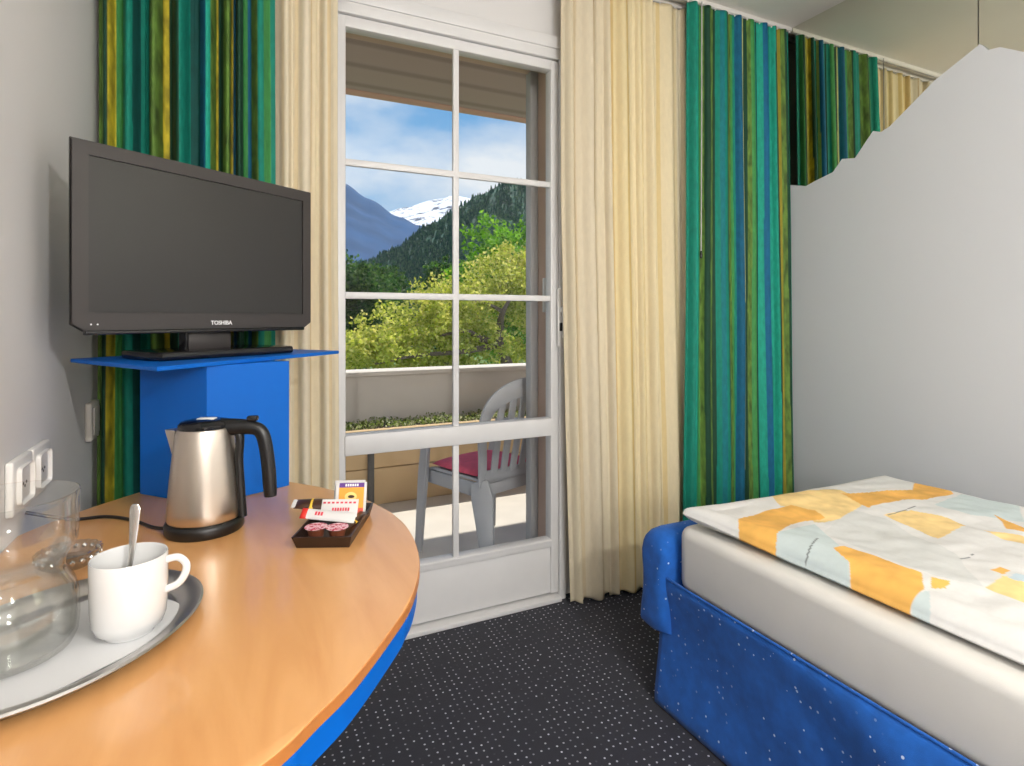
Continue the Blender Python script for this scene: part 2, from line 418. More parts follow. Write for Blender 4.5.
OLV = (lin((92, 124, 48)), lin((190, 172, 44)))
def curtain(name, x0, x1, y, zt, zb, nf, amp, stripes, m, label, seed, flare=.0, lean=None, uneven=.5, fold=.03, fwd=lambda t: 0.):
    rnd = random.Random(seed)
    nx, nz = int(nf*40), 150
    # uneven fold widths
    w = [1+uneven*(rnd.random()*2-1) for _ in range(nf)]; tot = sum(w)
    ed = [0]
    for q in w: ed.append(ed[-1]+q/tot)
    am = [amp*(.7+.5*rnd.random()) for _ in range(nf)]
    sh = [rnd.random()*.6-.3 for _ in range(nf)]
    tot_s = sum(q for q, c in stripes)
    se, acc = [], 0
    for q, c in stripes:
        acc += q/tot_s; se.append((acc, lin(c)))
    vs, cols, fs = [], [], []
    for j in range(nz+1):
        v = j/nz; z = zt+(zb-zt)*v
        gat = .75+.25*min(1, v*5)
        for i in range(nx+1):
            t = i/nx
            k = 0
            while k < nf-1 and t > ed[k+1]: k += 1
            ph = (t-ed[k])/(ed[k+1]-ed[k])
            p = ph+.12*sh[k]*math.sin(2*PI*ph)*v
            yy = am[k]*gat*(math.cos(2*PI*p)*-1+.25*math.cos(4*PI*p+sh[k]*4))
            yy += amp*.30*noise.noise(Vector((t*nf*2.6, v*1.1, seed)))
            # fold ends meet between neighbours: blend amplitude near the edges
            yy *= 1.
            hh = 1+flare*v
            xx = (x0+x1)/2+(x1-x0)*(t-.5)*hh+fold*(x1-x0)/nf*math.sin(4*PI*p)*gat
            if lean: xx += lean(t, v)
            xx += .004*math.sin(6*v+k*1.7)*v
            yy += .006*math.sin(3.3*v*2+k*2.1+seed)*v
            vs.append((xx, y-yy*.8-fwd(t)*v, z+(.006*math.sin(k*2.3+ph*5) if j == nz else 0)))
            tt = t+.0025*math.sin(v*5+k)+.004*noise.noise(Vector((t*6, v*1.5, seed+3)))
            c = se[-1][1]
            for a, cc in se:
                if tt <= a: c = cc; break
            if c in OLV:
                q_ = noise.noise(Vector((tt*(x1-x0)*70, z*16, seed)))+.6*noise.noise(Vector((tt*(x1-x0)*150, z*60, seed)))
                q_ = 1+.75*max(-.9, min(.5, q_)); c = (c[0]*q_, c[1]*q_, c[2]*q_)
            cols.append(c)
    for j in range(nz):
        for i in range(nx):
            a = j*(nx+1)+i
            fs.append((a, a+1, a+nx+2, a+nx+1))
    me = bpy.data.meshes.new(name); me.from_pydata(vs, [], fs); me.update()
    smooth(me, 3.1); setcol(me, cols); me.materials.append(m)
    t = thing(name, label, 'curtain', (x0, y, zt), group=('green striped curtains' if m is M_striped else 'cream curtains'))
    o = bpy.data.objects.new('cloth', me); C.objects.link(o); o.parent = t; o.location = (-x0, -y, -zt)
    sd = o.modifiers.new('solid', 'SOLIDIFY'); sd.thickness = .0012
    # heading tape and gliders
    bm = NB()
    n = nf*2
    for q in range(n+1):
        xq = (x1-x0)*q/n
        bx(bm, xq-.002, xq+.002, -.003, .003, -.006, .0045, .0008, 1)
    g = obj('gliders', bm, M_rail, t); g['kind'] = 'stuff'
    return t
TE, TD, BL, OL, YE, DG, GR, LT = (0, 128, 108), (0, 78, 72), (0, 92, 124), (92, 124, 48), (190, 172, 44), (8, 62, 40), (64, 142, 74), (20, 158, 134)
GL = [(9, OL), (3, DG), (8, YE), (8, GR), (12, TE), (9, TD), (9, TE), (3, DG), (14, OL), (6, YE), (14, DG), (13, TE), (11, TD), (8, BL), (4, LT), (8, OL), (3, YE), (8, DG), (9, OL), (4, YE),
      (4, BL), (9, DG), (5, GR), (5, BL), (9, OL), (6, TE), (12, GR), (5, TE)]
curtain('curtain', XL+.008, .105, YG, ZC-.026, .02, 8, .036, GL, M_striped, 'green, teal and yellow striped curtain behind the television', 3)
GR2 = [(9, TE), (4, LT), (5, TE), (3, GR), (4, OL), (5, DG), (4, OL), (6, OL), (2, DG), (7, TE), (5, (0, 116, 124)), (4, TE), (2, DG), (7, OL), (3, GR), (3, TE), (8, BL), (5, (0, 106, 130)), (2, (196, 196, 120)), (4, DG), (5, OL), (6, GR), (5, TE), (2, DG), (8, LT), (7, (0, 98, 138)), (2, (190, 176, 90)), (5, TE), (6, LT), (3, DG), (4, YE), (5, (150, 140, 40)), (5, OL), (3, DG), (4, GR), (4, TE)]
cr_ = curtain('curtain', 1.672, 2.266, YG-.012, ZC-.026, .015, 8, .017, GR2, M_striped, 'green, blue and olive striped curtain hanging behind the foot of the bed', 11, fwd=lambda t: .045, lean=lambda t, v: -(1-t)*.052*v)
bm = NB(); tube(bm, [(.03, -.046, -.02), (.028, -.047, -.5), (.026, -.046, -1.04)], .0024, 8, up=Vector((1, 0, 0))); dr = obj('draw_rod', bm, M_guide, cr_)
bm = NB(); lathe(bm, [(0, -1.06), (.005, -1.056), (.006, -1.045), (.004, -1.03), (0, -1.025)], 12, .026, -.046); obj('tip', bm, M_black, dr)
CRM2 = [(10, (230, 218, 190)), (4, (226, 210, 176)), (14, (232, 220, 194)), (1, (200, 176, 136)), (16, (234, 222, 194)), (6, (232, 206, 146)), (10, (242, 226, 180)), (3, (230, 204, 140)), (12, (244, 230, 190)), (6, (238, 220, 170)), (14, (244, 230, 192)), (4, (236, 214, 158)), (12, (242, 228, 192)), (8, (238, 222, 180)), (14, (240, 228, 200))]
CRM = [(10, (238, 224, 194)), (3, (234, 216, 178)), (14, (240, 228, 200)), (5, (236, 218, 180)), (16, (241, 229, 204)), (2, (230, 208, 160)), (9, (238, 224, 192)), (12, (241, 229, 202)), (4, (234, 214, 172)), (12, (240, 227, 198))]
curtain('curtain', .105, .292, YC-.02, ZC-.026, .02, 3, .015, CRM, M_cream, 'narrow cream curtain between the television and the balcony door', 5)
curtain('curtain', 1.112, 1.735, YC-.012, ZC-.026, .018, 8, .019, CRM2, M_cream, 'wide cream curtain between balcony door and green striped curtain', 8,
        lean=lambda t, v: (1-t)*.055*max(0, v-.35), fwd=lambda t: .012+.04*t)

# ------------------------------------------------------------------ desk and what stands on it
ZT = .73
tb = thing('desk', 'round-ended beech desk with blue underlayer against left wall', 'desk', (0, 0, 0))
outl = [(-.333, .425, 0), (-.22, .432, 0), (-.09, .468, 0), (.018, .519, 0), (.0704, .5656, 0), (.1097, .605, 0), (.1624, .6737, 0), (.2047, .7364, 0), (.238, .810, 0), (.257, .875, 0), (.27, .96, 0), (.27, 1.05, 0), (.246, 1.165, 0), (.195, 1.27, 0),
        (.125, 1.365, 0), (.06, 1.44, 0), (-.02, 1.515, 0), (-.11, 1.50, 0), (-.19, 1.43, 0), (-.275, 1.335, 0), (-.333, 1.24, 0)]
ol = [(p.x, p.y) for p in spline(outl, 6)]
bm = NB(); prism(bm, ol, ZT-.014, ZT, .002, 2); obj('worktop', bm, M_wood, tb)
def inset(o, d):
    n = len(o); out = []
    for i in range(n):
        a, b, c = Vector(o[i-1]), Vector(o[i]), Vector(o[(i+1) % n])
        t = (c-a).normalized(); nn = Vector((-t.y, t.x)); p = b+nn*d
        out.append((max(p.x, XL+.004), p.y))
    return out
bm = NB(); oe = inset(ol, -.0009); n_ = len(ol)
ra = [[bm.verts.new((p[0], p[1], z)) for p in o_] for o_, z in ((ol, ZT-.0012), (oe, ZT-.0016), (oe, ZT-.0136), (ol, ZT-.0138))]
for q in range(3):
    for i in range(n_): bm.faces.new((ra[q][i], ra[q][(i+1) % n_], ra[q+1][(i+1) % n_], ra[q+1][i]))
obj('edge_band', bm, M_woodedge, tb)
bm = NB(); prism(bm, inset(ol, .003), ZT-.046, ZT-.0142, .002, 2); obj('underlayer', bm, M_blue, tb)
bm = NB(); bx(bm, -.30, -.27, .62, 1.22, .0005, ZT-.0465, .002); bx(bm, -.28, -.06, .9, .93, .0005, ZT-.0465, .002); obj('leg', bm, M_blue, tb)

# TV column
A_, B_, C_ = Vector((-.051, 1.28)), Vector((.106, 1.354)), Vector((-.18, 1.424))
u_ = (B_-A_); u_n = u_.normalized(); v_n = Vector((-u_n.y, u_n.x)); ca = math.atan2(u_n.y, u_n.x)
ZP = 1.012
col = thing('television_stand', 'blue square column with thin blue shelf, standing on the desk', 'television stand', (A_.x, A_.y, ZT), ca)
Mi0 = (Matrix.Translation((A_.x, A_.y, ZT)) @ Matrix.Rotation(ca, 4, 'Z')).inverted()
bm = NB(); prism(bm, [tuple((Mi0 @ Vector((p.x, p.y, 0))).xy) for p in (A_, B_, B_+(C_-A_)*.97, C_)], .0005, ZP-ZT-.0085); obj('column', bm, M_blue, col, sm=False)
shelf_w = [(-.314, 1.50), (-.125, 1.187), (.244, 1.558), (.055, 1.79)]
Mi = Matrix.Translation((A_.x, A_.y, ZT)) @ Matrix.Rotation(ca, 4, 'Z'); Mi.invert()
sp = [Mi @ Vector((x, y, ZP)) for x, y in shelf_w]
bm = NB(); prism(bm, [(p.x, p.y) for p in sp], ZP-ZT-.008, ZP-ZT, .001, 1); obj('shelf', bm, M_blue, col, sm=False)

# TV
TL, TR = Vector((-.272, 1.295)), Vector((.182, 1.61))
W = (TR-TL).length; tdir = (TR-TL).normalized(); ta = math.atan2(tdir.y, tdir.x)
tc_ = (TL+TR)/2
tv = thing('television', 'black flat-screen television turned towards the room on blue stand', 'television', (tc_.x, tc_.y, ZP), ta)
zb, zt = 1.072-ZP, 1.430-ZP
# body outline with chamfered lower corners
hw = W/2
of = [(-hw, zb+.014), (-hw+.022, zb), (hw-.022, zb), (hw, zb+.014), (hw, zt), (-hw, zt)]
sx0, sx1, sz0, sz1 = -hw+.030, hw-.028, zb+.036, zt-.027
bm = NB()
fo = [bm.verts.new((x, 0, z)) for x, z in of]
fi = [bm.verts.new((x, 0, z)) for x, z in ((sx0, sz0), (sx1, sz0), (sx1, sz1), (sx0, sz1))]
fi2 = [bm.verts.new((v.co.x, .006, v.co.z)) for v in fi]
bk = [bm.verts.new((x*.985, .014, z)) for x, z in of]
bk2 = [bm.verts.new((x*.8, .062, zb+.04+(z-zb)*.8)) for x, z in of]
bm.faces.new((fo[0], fo[1], fi[0])); bm.faces.new((fo[1], fo[2], fi[1], fi[0])); bm.faces.new((fo[2], fo[3], fi[1]))
bm.faces.new((fo[3], fo[4], fi[2], fi[1])); bm.faces.new((fo[4], fo[5], fi[3], fi[2])); bm.faces.new((fo[5], fo[0], fi[0], fi[3]))
for ring0, ring1, n in ((fi, fi2, 4), (fo, bk, 6), (bk, bk2, 6)):
    for i in range(n):
        j = (i+1) % n; bm.faces.new((ring0[i], ring0[j], ring1[j], ring1[i]))
bm.faces.new(bk2); bm.faces.new(fi2)
bmesh.ops.bevel(bm, geom=[e for e in bm.edges if e.verts[0] in fo and e.verts[1] in fo], offset=.003, segments=2, affect='EDGES')
obj('housing', bm, M_tv, tv, ang_=.4)
bm = NB(); bx(bm, sx0+.001, sx1-.001, .0025, .005, sz0+.001, sz1-.001); obj('screen', bm, M_screen, tv, sm=False)
bm = NB(); bx(bm, -hw+.025, hw-.025, -.002, .012, zb-.006, zb+.002, .002); obj('lower_lip', bm, M_tvgloss, tv)
fc = bpy.data.curves.new('logo', 'FONT'); fc.body = 'TOSHIBA'; fc.size = .0125; fc.extrude = .0002; fc.align_x = 'CENTER'; fc.offset = .0003
lo0 = bpy.data.objects.new('logo_text', fc); C.objects.link(lo0); bpy.context.view_layer.update()
lo = bpy.data.objects.new('logo', bpy.data.meshes.new_from_object(lo0)); bpy.data.objects.remove(lo0); lo.data.materials.clear(); lo.data.materials.append(M_logo); C.objects.link(lo); lo.parent = tv; lo.location = (.02, -.0005, zb+.011); lo.rotation_euler = (PI/2, 0, 0)
for dx in (0, .011):
    bm = NB(); lathe(bm, [(0, -.001), (.0016, -.001), (.0016, .001), (0, .001)], 10); o = obj('indicator_light', bm, M_logo, tv); o.rotation_euler = (PI/2, 0, 0); o.location = (-hw+.034+dx, 0, zb+.014)
bm = NB()
bx(bm, -.05, .06, .022, .05, .012, zb+.05, .004); nk = obj('neck', bm, M_tvgloss, tv)
bm = NB()
o_ = [(-.145, -.062), (.165, -.062), (.178, -.03), (.16, .10), (-.14, .10), (-.158, -.03)]
prism(bm, o_, .0008, .018, .005, 3); obj('foot', bm, M_tvgloss, tv)
bm = NB(); bx(bm, -.045, .055, .017, .0215, .016, .052, .002); obj('neck_cover', bm, M_tv, nk)

# tray
tcx, tcy, tr_ = -.181, .806, math.radians(52)
tray = thing('serving_tray', 'oval stainless steel tray under the cup and carafe', 'tray', (tcx, tcy, ZT), tr_)
bm = NB()
lathe(bm, [(0, .004), (.78, .004), (.815, .0055), (.85, .011), (.93, .0155), (.985, .0165), (1.0, .0145), (.985, .0125), (.93, .0095), (.85, .0012), (.8, .0006), (0, .0006)], 96, sx=.165, sy=.129)
obj('dish', bm, M_traysteel, tray)
bm = NB(); prism(bm, [(.112*a, .088*b) for a, b in [(math.copysign(abs(math.cos(t))**.55, math.cos(t)), math.copysign(abs(math.sin(t))**.55, math.sin(t))) for t in (2*PI*i/64 for i in range(64))]], .0002, .0012)
nap = tag(obj('paper_doily', bm, M_paper, loc=(tcx+.01, tcy-.005, ZT+.0042)), 'white paper doily lying on the steel tray', 'doily'); nap.rotation_euler = (0, 0, tr_-.25)
ZTR = ZT+.0056

# carafe with water
cf = thing('carafe', 'waisted clear glass carafe half full of water on the tray', 'carafe', (-.2245, .795, ZTR))
outer = [(0, .0004), (.050, .0004), (.060, .004), (.0645, .014), (.066, .03), (.0655, .055), (.062, .069), (.0555, .080), (.0525, .089), (.054, .098), (.0605, .106), (.0645, .117), (.0655, .135), (.0655, .163), (.0667, .168)]
inner = [(.0632, .167), (.0628, .162), (.0628, .135), (.0618, .118), (.058, .108), (.0515, .099), (.0499, .089), (.053, .079), (.0595, .067), (.063, .054), (.0635, .03), (.062, .016), (.057, .009), (.045, .007), (0, .007)]
bm = NB(); lathe(bm, outer+[(.0664, .1705), (.0648, .1712), (.0636, .1702)]+inner, 72); obj('glass_body', bm, M_clear, cf)
bm = NB(); lathe(bm, [(0, .0072), (.045, .0072), (.0565, .0093), (.0616, .0162), (.0632, .03), (.0626, .054), (.0590, .067), (.058, .068), (0, .068)], 72); obj('water', bm, M_water, cf)

# cup and spoon
cup = thing('coffee_cup', 'white porcelain cup with a spoon in it on the tray', 'cup', (-.111, .795, ZTR), math.radians(-10))
bm = NB()
lathe(bm, [(0, .003), (.022, .003), (.0235, .0004), (.0255, .0004), (.0265, .003), (.034, .009), (.0372, .018), (.0384, .032), (.0390, .087), (.0384, .0885), (.0374, .0878), (.0366, .05), (.035, .026), (.030, .014), (.02, .0085), (0, .008)], 64)
obj('bowl', bm, M_porc, cup)
bm = NB()
hp_ = spline([(.0375, 0, .079), (.050, 0, .0805), (.0585, 0, .073), (.0585, 0, .062), (.051, 0, .050), (.0375, 0, .044)], 8)
tube(bm, hp_, .0044, 12, .75, up=Vector((0, 1, 0))); obj('handle', bm, M_porc, cup)
spn = thing('teaspoon', 'polished teaspoon standing handle-up in the white cup', 'spoon', (-.111, .795, ZTR))
p0, p1, p2, p3 = Vector((-.010, .002, .0135)), Vector((-.004, .014, .052)), Vector((0, .022, .093)), Vector((.002, .028, .139))
sidev = Vector((.9, -.43, 0)).normalized()
def spoon_part(pts, ws, th):
    bm = NB(); up = None; rings = []
    for i, p in enumerate(pts):
        t = (pts[min(i+1, len(pts)-1)]-pts[max(i-1, 0)]).normalized(); nrm = t.cross(sidev).normalized()
        rings.append([bm.verts.new(p+sidev*ws[i]*math.cos(2*PI*k/12)+nrm*th*math.sin(2*PI*k/12)) for k in range(12)])
    for a, b in zip(rings, rings[1:]):
        for i in range(12): bm.faces.new((a[i], a[(i+1) % 12], b[(i+1) % 12], b[i]))
    bm.faces.new(rings[0]); bm.faces.new(rings[-1]); return bm
hpts = spline([p0+Vector((.006, .008, .02)), p1, p2, p3], 8); n = len(hpts)
obj('handle', spoon_part(hpts, [(.0022+.0052*max(0, (i/(n-1)-.35)/.65)**1.2)*(1 if i < n-1 else .55)*(1 if i < n-2 else .85) for i in range(n)], .0011), M_chrome, spn)
bpts = [p0+(p0+Vector((.006, .008, .02))-p0)*(i/8-.25)*1. for i in range(9)]
obj('bowl', spoon_part(bpts, [.003, .0075, .0095, .0105, .0105, .0095, .0075, .005, .003], .0016), M_chrome, spn)

# cut glass ashtray
M_cut = m_glass('cut_glass', (.80, .80, .78), .12, .7, .12)
ash = thing('ashtray', 'small round cut-glass ashtray behind the carafe on the desk', 'ashtray', (-.224, 1.06, ZT))
ash.scale = (.82, .82, .9)
bm = NB(); N = 40
prof_ = [(0, .0005), (.034, .0005), (.044, .008), (.049, .020), (.050, .026), (.0475, .0275), (.042, .024), (.034, .012), (.024, .009), (0, .009)]
rings = []
for q, (r, z) in enumerate(prof_):
    if r == 0: rings.append([bm.verts.new((0, 0, z))]); continue
    rings.append([bm.verts.new(((r*(1+(.035*(1 if i % 2 else -1) if 1 < q < 6 else 0)))*math.cos(2*PI*i/N), (r*(1+(.035*(1 if i % 2 else -1) if 1 < q < 6 else 0)))*math.sin(2*PI*i/N), z)) for i in range(N)])
for a, b in zip(rings, rings[1:]):
    for i in range(N):
        j = (i+1) % N
        if len(a) == 1: bm.faces.new((a[0], b[i], b[j]))
        elif len(b) == 1: bm.faces.new((a[i], a[j], b[0]))
        else: bm.faces.new((a[i], a[j], b[j], b[i]))
obj('dish', bm, M_cut, ash, sm=False)
bm = NB()
for i in range(20):
    a = 2*PI*i/20
    bx(bm, -.0035, .0035, -.0035, .0035, -.0035, .0035, .0015, 1, Matrix.Translation((.0475*math.cos(a), .0475*math.sin(a), .0165)) @ Matrix.Rotation(a, 4, 'Z') @ Matrix.Rotation(.78, 4, 'X'))
obj('cut_facets', bm, M_chrome, ash, sm=False)

# kettle
ka = math.radians(-22)
kt = thing('kettle', 'brushed steel electric kettle with black handle on the desk', 'kettle', (-.048, 1.138, ZT), ka)
bm = NB(); lathe(bm, [(0, .0005), (.060, .0005), (.0625, .004), (.0625, .016), (.0605, .020), (.057, .022), (0, .022)], 64); obj('base', bm, M_black, kt)
bm = NB(); lathe(bm, [(0, .0225), (.0575, .0225), (.0592, .026), (.0585, .04), (.0545, .09), (.0500, .135), (.0460, .166), (.0432, .1775), (.041, .179), (0, .179)], 72); obj('body', bm, M_steel, kt)
bm = NB(); lathe(bm, [(.0415, .1785), (.0418, .184), (.038, .189), (.026, .192), (.012, .1932), (0, .1932)], 48)
bmesh.ops.contextual_create(bm, geom=[e for e in bm.edges if e.is_boundary]); lid = obj('lid', bm, M_tvgloss, kt)
bm = NB(); bx(bm, -.012, .018, -.008, .008, .1905, .1945, .002); obj('lid_window', bm, M_plate, lid)
bm = NB()
tri = [(-.040, .1765, .020), (-.066, .1745, .003), (-.0625, .165, .003), (-.050, .135, .012)]
L_ = [bm.verts.new((x, w, z)) for x, z, w in tri]; R_ = [bm.verts.new((x, -w, z)) for x, z, w in tri]
for i in range(4):
    j = (i+1) % 4; bm.faces.new((L_[i], L_[j], R_[j], R_[i]))
bm.faces.new(L_); bm.faces.new(R_[::-1]); obj('spout', bm, M_steel, kt, ang_=.4)
bm = NB()
hh = spline([(.028, 0, .177), (.052, 0, .178), (.078, 0, .177), (.094, 0, .170), (.102, 0, .15), (.108, 0, .108), (.1115, 0, .056)], 6)
tube(bm, hh, [.0165-.0045*min(1, i/14) for i in range(len(hh)-3)]+[.0115, .011, .0105], 12, .9, up=Vector((0, 1, 0)))
for v in bm.verts: v.co.y *= .95
hd = obj('handle', bm, M_black, kt)
bm = NB(); tube(bm, spline([(.036, 0, .174), (.058, 0, .165), (.0575, 0, .12), (.0605, 0, .07), (.064, 0, .022)], 6), .0075, 10, up=Vector((0, 1, 0))); obj('spine', bm, M_black, kt)
bm = NB(); bx(bm, .072, .090, -.007, .007, .188, .1975, .003); obj('switch', bm, M_tvgloss, hd)
Mk = (Matrix.Translation((-.048, 1.138, ZT)) @ Matrix.Rotation(ka, 4, 'Z')).inverted()
bm = NB(); tube(bm, [Mk @ p for p in spline([(-.105, 1.145, .738), (-.13, 1.175, .7345), (-.17, 1.235, .7345), (-.215, 1.275, .7345), (-.268, 1.285, .7345), (-.3295, 1.27, .76)], 6)], .003, 8); obj('cord', bm, M_black, kt)

# complimentary tray with sachets
da = math.atan2(.914, .405)-PI/2
tt = thing('condiment_tray', 'small dark brown open tray holding sachets and creamers on the desk', 'tray', (.157, 1.034, ZT), da)
bm = NB()
w0, d0, w1, d1, h = .042, .076, .047, .085, .0205
b0 = [bm.verts.new((x*w0, y*d0, .0005)) for x, y in ((-1, -1), (1, -1), (1, 1), (-1, 1))]
b1 = [bm.verts.new((x*w1, y*d1, h)) for x, y in ((-1, -1), (1, -1), (1, 1), (-1, 1))]
b2 = [bm.verts.new((x*(w1-.003), y*(d1-.003), h)) for x, y in ((-1, -1), (1, -1), (1, 1), (-1, 1))]
b3 = [bm.verts.new((x*(w0-.002), y*(d0-.002), .003)) for x, y in ((-1, -1), (1, -1), (1, 1), (-1, 1))]
bm.faces.new(b0[::-1]); bm.faces.new(b3)
for a, b in ((b0, b1), (b1, b2), (b2, b3)):
    for i in range(4):
        j = (i+1) % 4; bm.faces.new((a[i], a[j], b[j], b[i]))
obj('body', bm, M_darkbrown, tt, sm=False)
Mt = Matrix.Translation((.157, 1.034, ZT)) @ Matrix.Rotation(da, 4, 'Z')
def m_print(name, base, ink, scale, thr=.52):
    m = mat(name, base, .4, var=.02); nt = m.node_tree; b = principled(m); L = nt.links.new
    tc = nt.nodes.new('ShaderNodeTexCoord'); nz = nt.nodes.new('ShaderNodeTexNoise'); nz.inputs['Scale'].default_value = scale; nz.inputs['Detail'].default_value = 2
    L(tc.outputs['Object'], nz.inputs['Vector'])
    gt = nt.nodes.new('ShaderNodeMath'); gt.operation = 'GREATER_THAN'; gt.inputs[1].default_value = thr; L(nz.outputs['Fac'], gt.inputs[0])
    mx = nt.nodes.new('ShaderNodeMix'); mx.data_type = 'RGBA'; L(gt.outputs[0], mx.inputs['Factor'])
    mx.inputs['A'].default_value = lin(base)+(1,); mx.inputs['B'].default_value = lin(ink)+(1,); L(mx.outputs['Result'], b.inputs['Base Color'])
    return m
M_lidpink = m_print('printed_foil_lid', (238, 196, 204), (196, 40, 78), 190)
M_creamer = mat('brown_translucent_cup', (112, 62, 42), .35)
M_sug = mat('white_sachet_paper', (214, 212, 210), .5, var=.02)
M_red = mat('red_print', (206, 44, 32), .5); M_pinkp = mat('pink_red_ink', (214, 70, 86), .5)
M_yel = mat('yellow_print', (232, 190, 60), .5); M_choc = mat('brown_wrapper', (66, 40, 26), .35, var=.15)
M_purple = mat('purple_print', (98, 56, 140), .5); M_orange = mat('orange_print', (242, 166, 60), .5, var=.08); M_salmon = mat('coral_print', (222, 92, 74), .5); M_cream2 = mat('pale_yellow_print', (250, 214, 130), .5)
for i, (x, y, lab) in enumerate(((-.0185, -.057, 'coffee creamer pot with pink foil lid, left of the pair in the tray'), (.0165, -.059, 'coffee creamer pot with pink foil lid, right of the pair in the tray'))):
    p = Mt @ Vector((x, y+.006, .0035))
    c = thing('creamer_pot', lab, 'creamer', p, da, 'creamers in the small brown tray')
    bm = NB(); lathe(bm, [(0, 0), (.0105, 0), (.0140, .019), (.0170, .0205), (.0170, .0215), (0, .0215)], 28); obj('pot', bm, M_creamer, c)
    bm = NB(); lathe(bm, [(0, .0216), (.0180, .0216), (.0183, .0221), (0, .0228)], 28); obj('lid', bm, M_lidpink, c)
def packet(bm, w, l, th, n=10):
    """pillow packet: flat crimped ends, puffed middle; length along x"""
    rings = []
    for i in range(n+1):
        t = i/n; x = -l/2+l*t
        e = 0 if i in (0, n) else min(1, math.sin(PI*t)**.5)
        rings.append([bm.verts.new((x, w/2*math.cos(2*PI*k/12), th/2*max(.08, e)*math.sin(2*PI*k/12))) for k in range(12)])
    for a, b in zip(rings, rings[1:]):
        for i in range(12): bm.faces.new((a[i], a[(i+1) % 12], b[(i+1) % 12], b[i]))
    bm.faces.new(rings[0]); bm.faces.new(rings[-1])
def place(name, lab, cat, x, y, z, rz, tilt, group=None, roll=0.):
    t = thing(name, lab, cat, Mt @ Vector((x, y, z)), 0, group); t.rotation_euler = (tilt, roll, da+rz); return t
# brown bar at the back, sticking out left over the rim
c = place('sachet_stick', 'brown wrapped stick with yellow band lying behind the white sachets', 'sachet', -.038, .030, .036, .1, .3, 'sachets in the small brown tray', .05)
bm = NB(); packet(bm, .027, .082, .014); obj('wrapper', bm, M_choc, c)
bm = NB(); packet(bm, .0275, .008, .0146, 6); bmesh.ops.translate(bm, verts=bm.verts[:], vec=(-.012, 0, .0004)); obj('yellow_band', bm, M_yel, c)
bm = NB(); bx(bm, -.046, -.039, -.011, .011, -.0012, .0026, .001, 1); obj('crimped_end', bm, M_sug, c)
# white sachet with red end
c = place('sachet_stick', 'white sugar stick with a red end across the brown tray', 'sachet', -.010, -.012, .0300, -.06, .75, 'sachets in the small brown tray', .08)
bm = NB(); packet(bm, .019, .094, .008); obj('wrapper', bm, M_sug, c)
bm = NB(); packet(bm, .0194, .012, .0086, 6); bmesh.ops.translate(bm, verts=bm.verts[:], vec=(-.041, 0, 0)); obj('red_end', bm, M_red, c)
bm = NB()
for k in range(3): bx(bm, -.022+k*.005, -.0185+k*.005, -.003, .0035, .0036, .0042)
obj('print', bm, M_pinkp, c, sm=False)
c = place('sugar_sachet', 'flat white sachet with pink print leaning behind the sugar stick', 'sachet', .002, .014, .0315, 0, 1.0, 'sachets in the small brown tray')
bm = NB(); packet(bm, .036, .064, .005); obj('wrapper', bm, M_sug, c)
bm = NB()
for k in range(8): bx(bm, -.029+k*.0075, -.0245+k*.0075, .010, .013, .0017, .0024)
for k in range(7): bx(bm, -.012+k*.0045, -.009+k*.0045, -.003, .0025, .0024, .0030)
obj('print', bm, M_pinkp, c, sm=False)
# tea sachets standing at the rear
for q, (lab, dy, tint) in enumerate((('orange tea sachet with purple header standing at back of brown tray', .036, 1), ('plain pale tea sachet standing behind the orange one', .050, 0))):
    c = place('tea_sachet', lab, 'tea sachet', .012-.006*q, dy+.018, .036, 0.05, 1.22, 'tea sachets in the small brown tray'); c.scale = (.9, .9, .9)
    bm = NB(); bx(bm, -.031, .031, -.030, .034, -.0016, .0016, .0007, 1); obj('envelope', bm, M_sug, c)
    if tint:
        bm = NB(); bx(bm, -.024, .026, -.018, .024, .0012, .0022); obj('orange_field', bm, M_orange, c, sm=False)
        bm = NB(); bx(bm, -.024, .026, .024, .033, .0012, .0022); hd_ = obj('purple_header', bm, M_purple, c, sm=False)
        bm = NB()
        for k in range(6): bx(bm, -.012+k*.0046, -.0088+k*.0046, .026, .031, .0021, .0025)
        obj('letters', bm, M_logo, hd_, sm=False)
        bm = NB(); bx(bm, -.024, .026, -.029, -.0165, .0012, .0023); obj('coral_field', bm, M_salmon, c, sm=False)
        bm = NB(); lathe(bm, [(0, .0022), (.012, .0022), (.012, .0025), (0, .0025)], 24, 0, .006, 1, .75); obj('halo', bm, M_cream2, c, sm=False)
        bm = NB(); lathe(bm, [(0, .0025), (.006, .0025), (.006, .0029), (0, .0029)], 16, .001, .006, 1.1, .5); obj('tea_cup_print', bm, M_choc, c, sm=False)
c = place('sachet_stick', 'dark brown coffee stick lying at the right rim of the brown tray', 'sachet', .0315, .004, .017, 1.35, .1, 'sachets in the small brown tray')
bm = NB(); packet(bm, .018, .08, .008); obj('wrapper', bm, M_choc, c)
bm = NB(); packet(bm, .0185, .010, .0086, 6); bmesh.ops.translate(bm, verts=bm.verts[:], vec=(-.01, 0, 0)); obj('yellow_band', bm, M_yel, c)

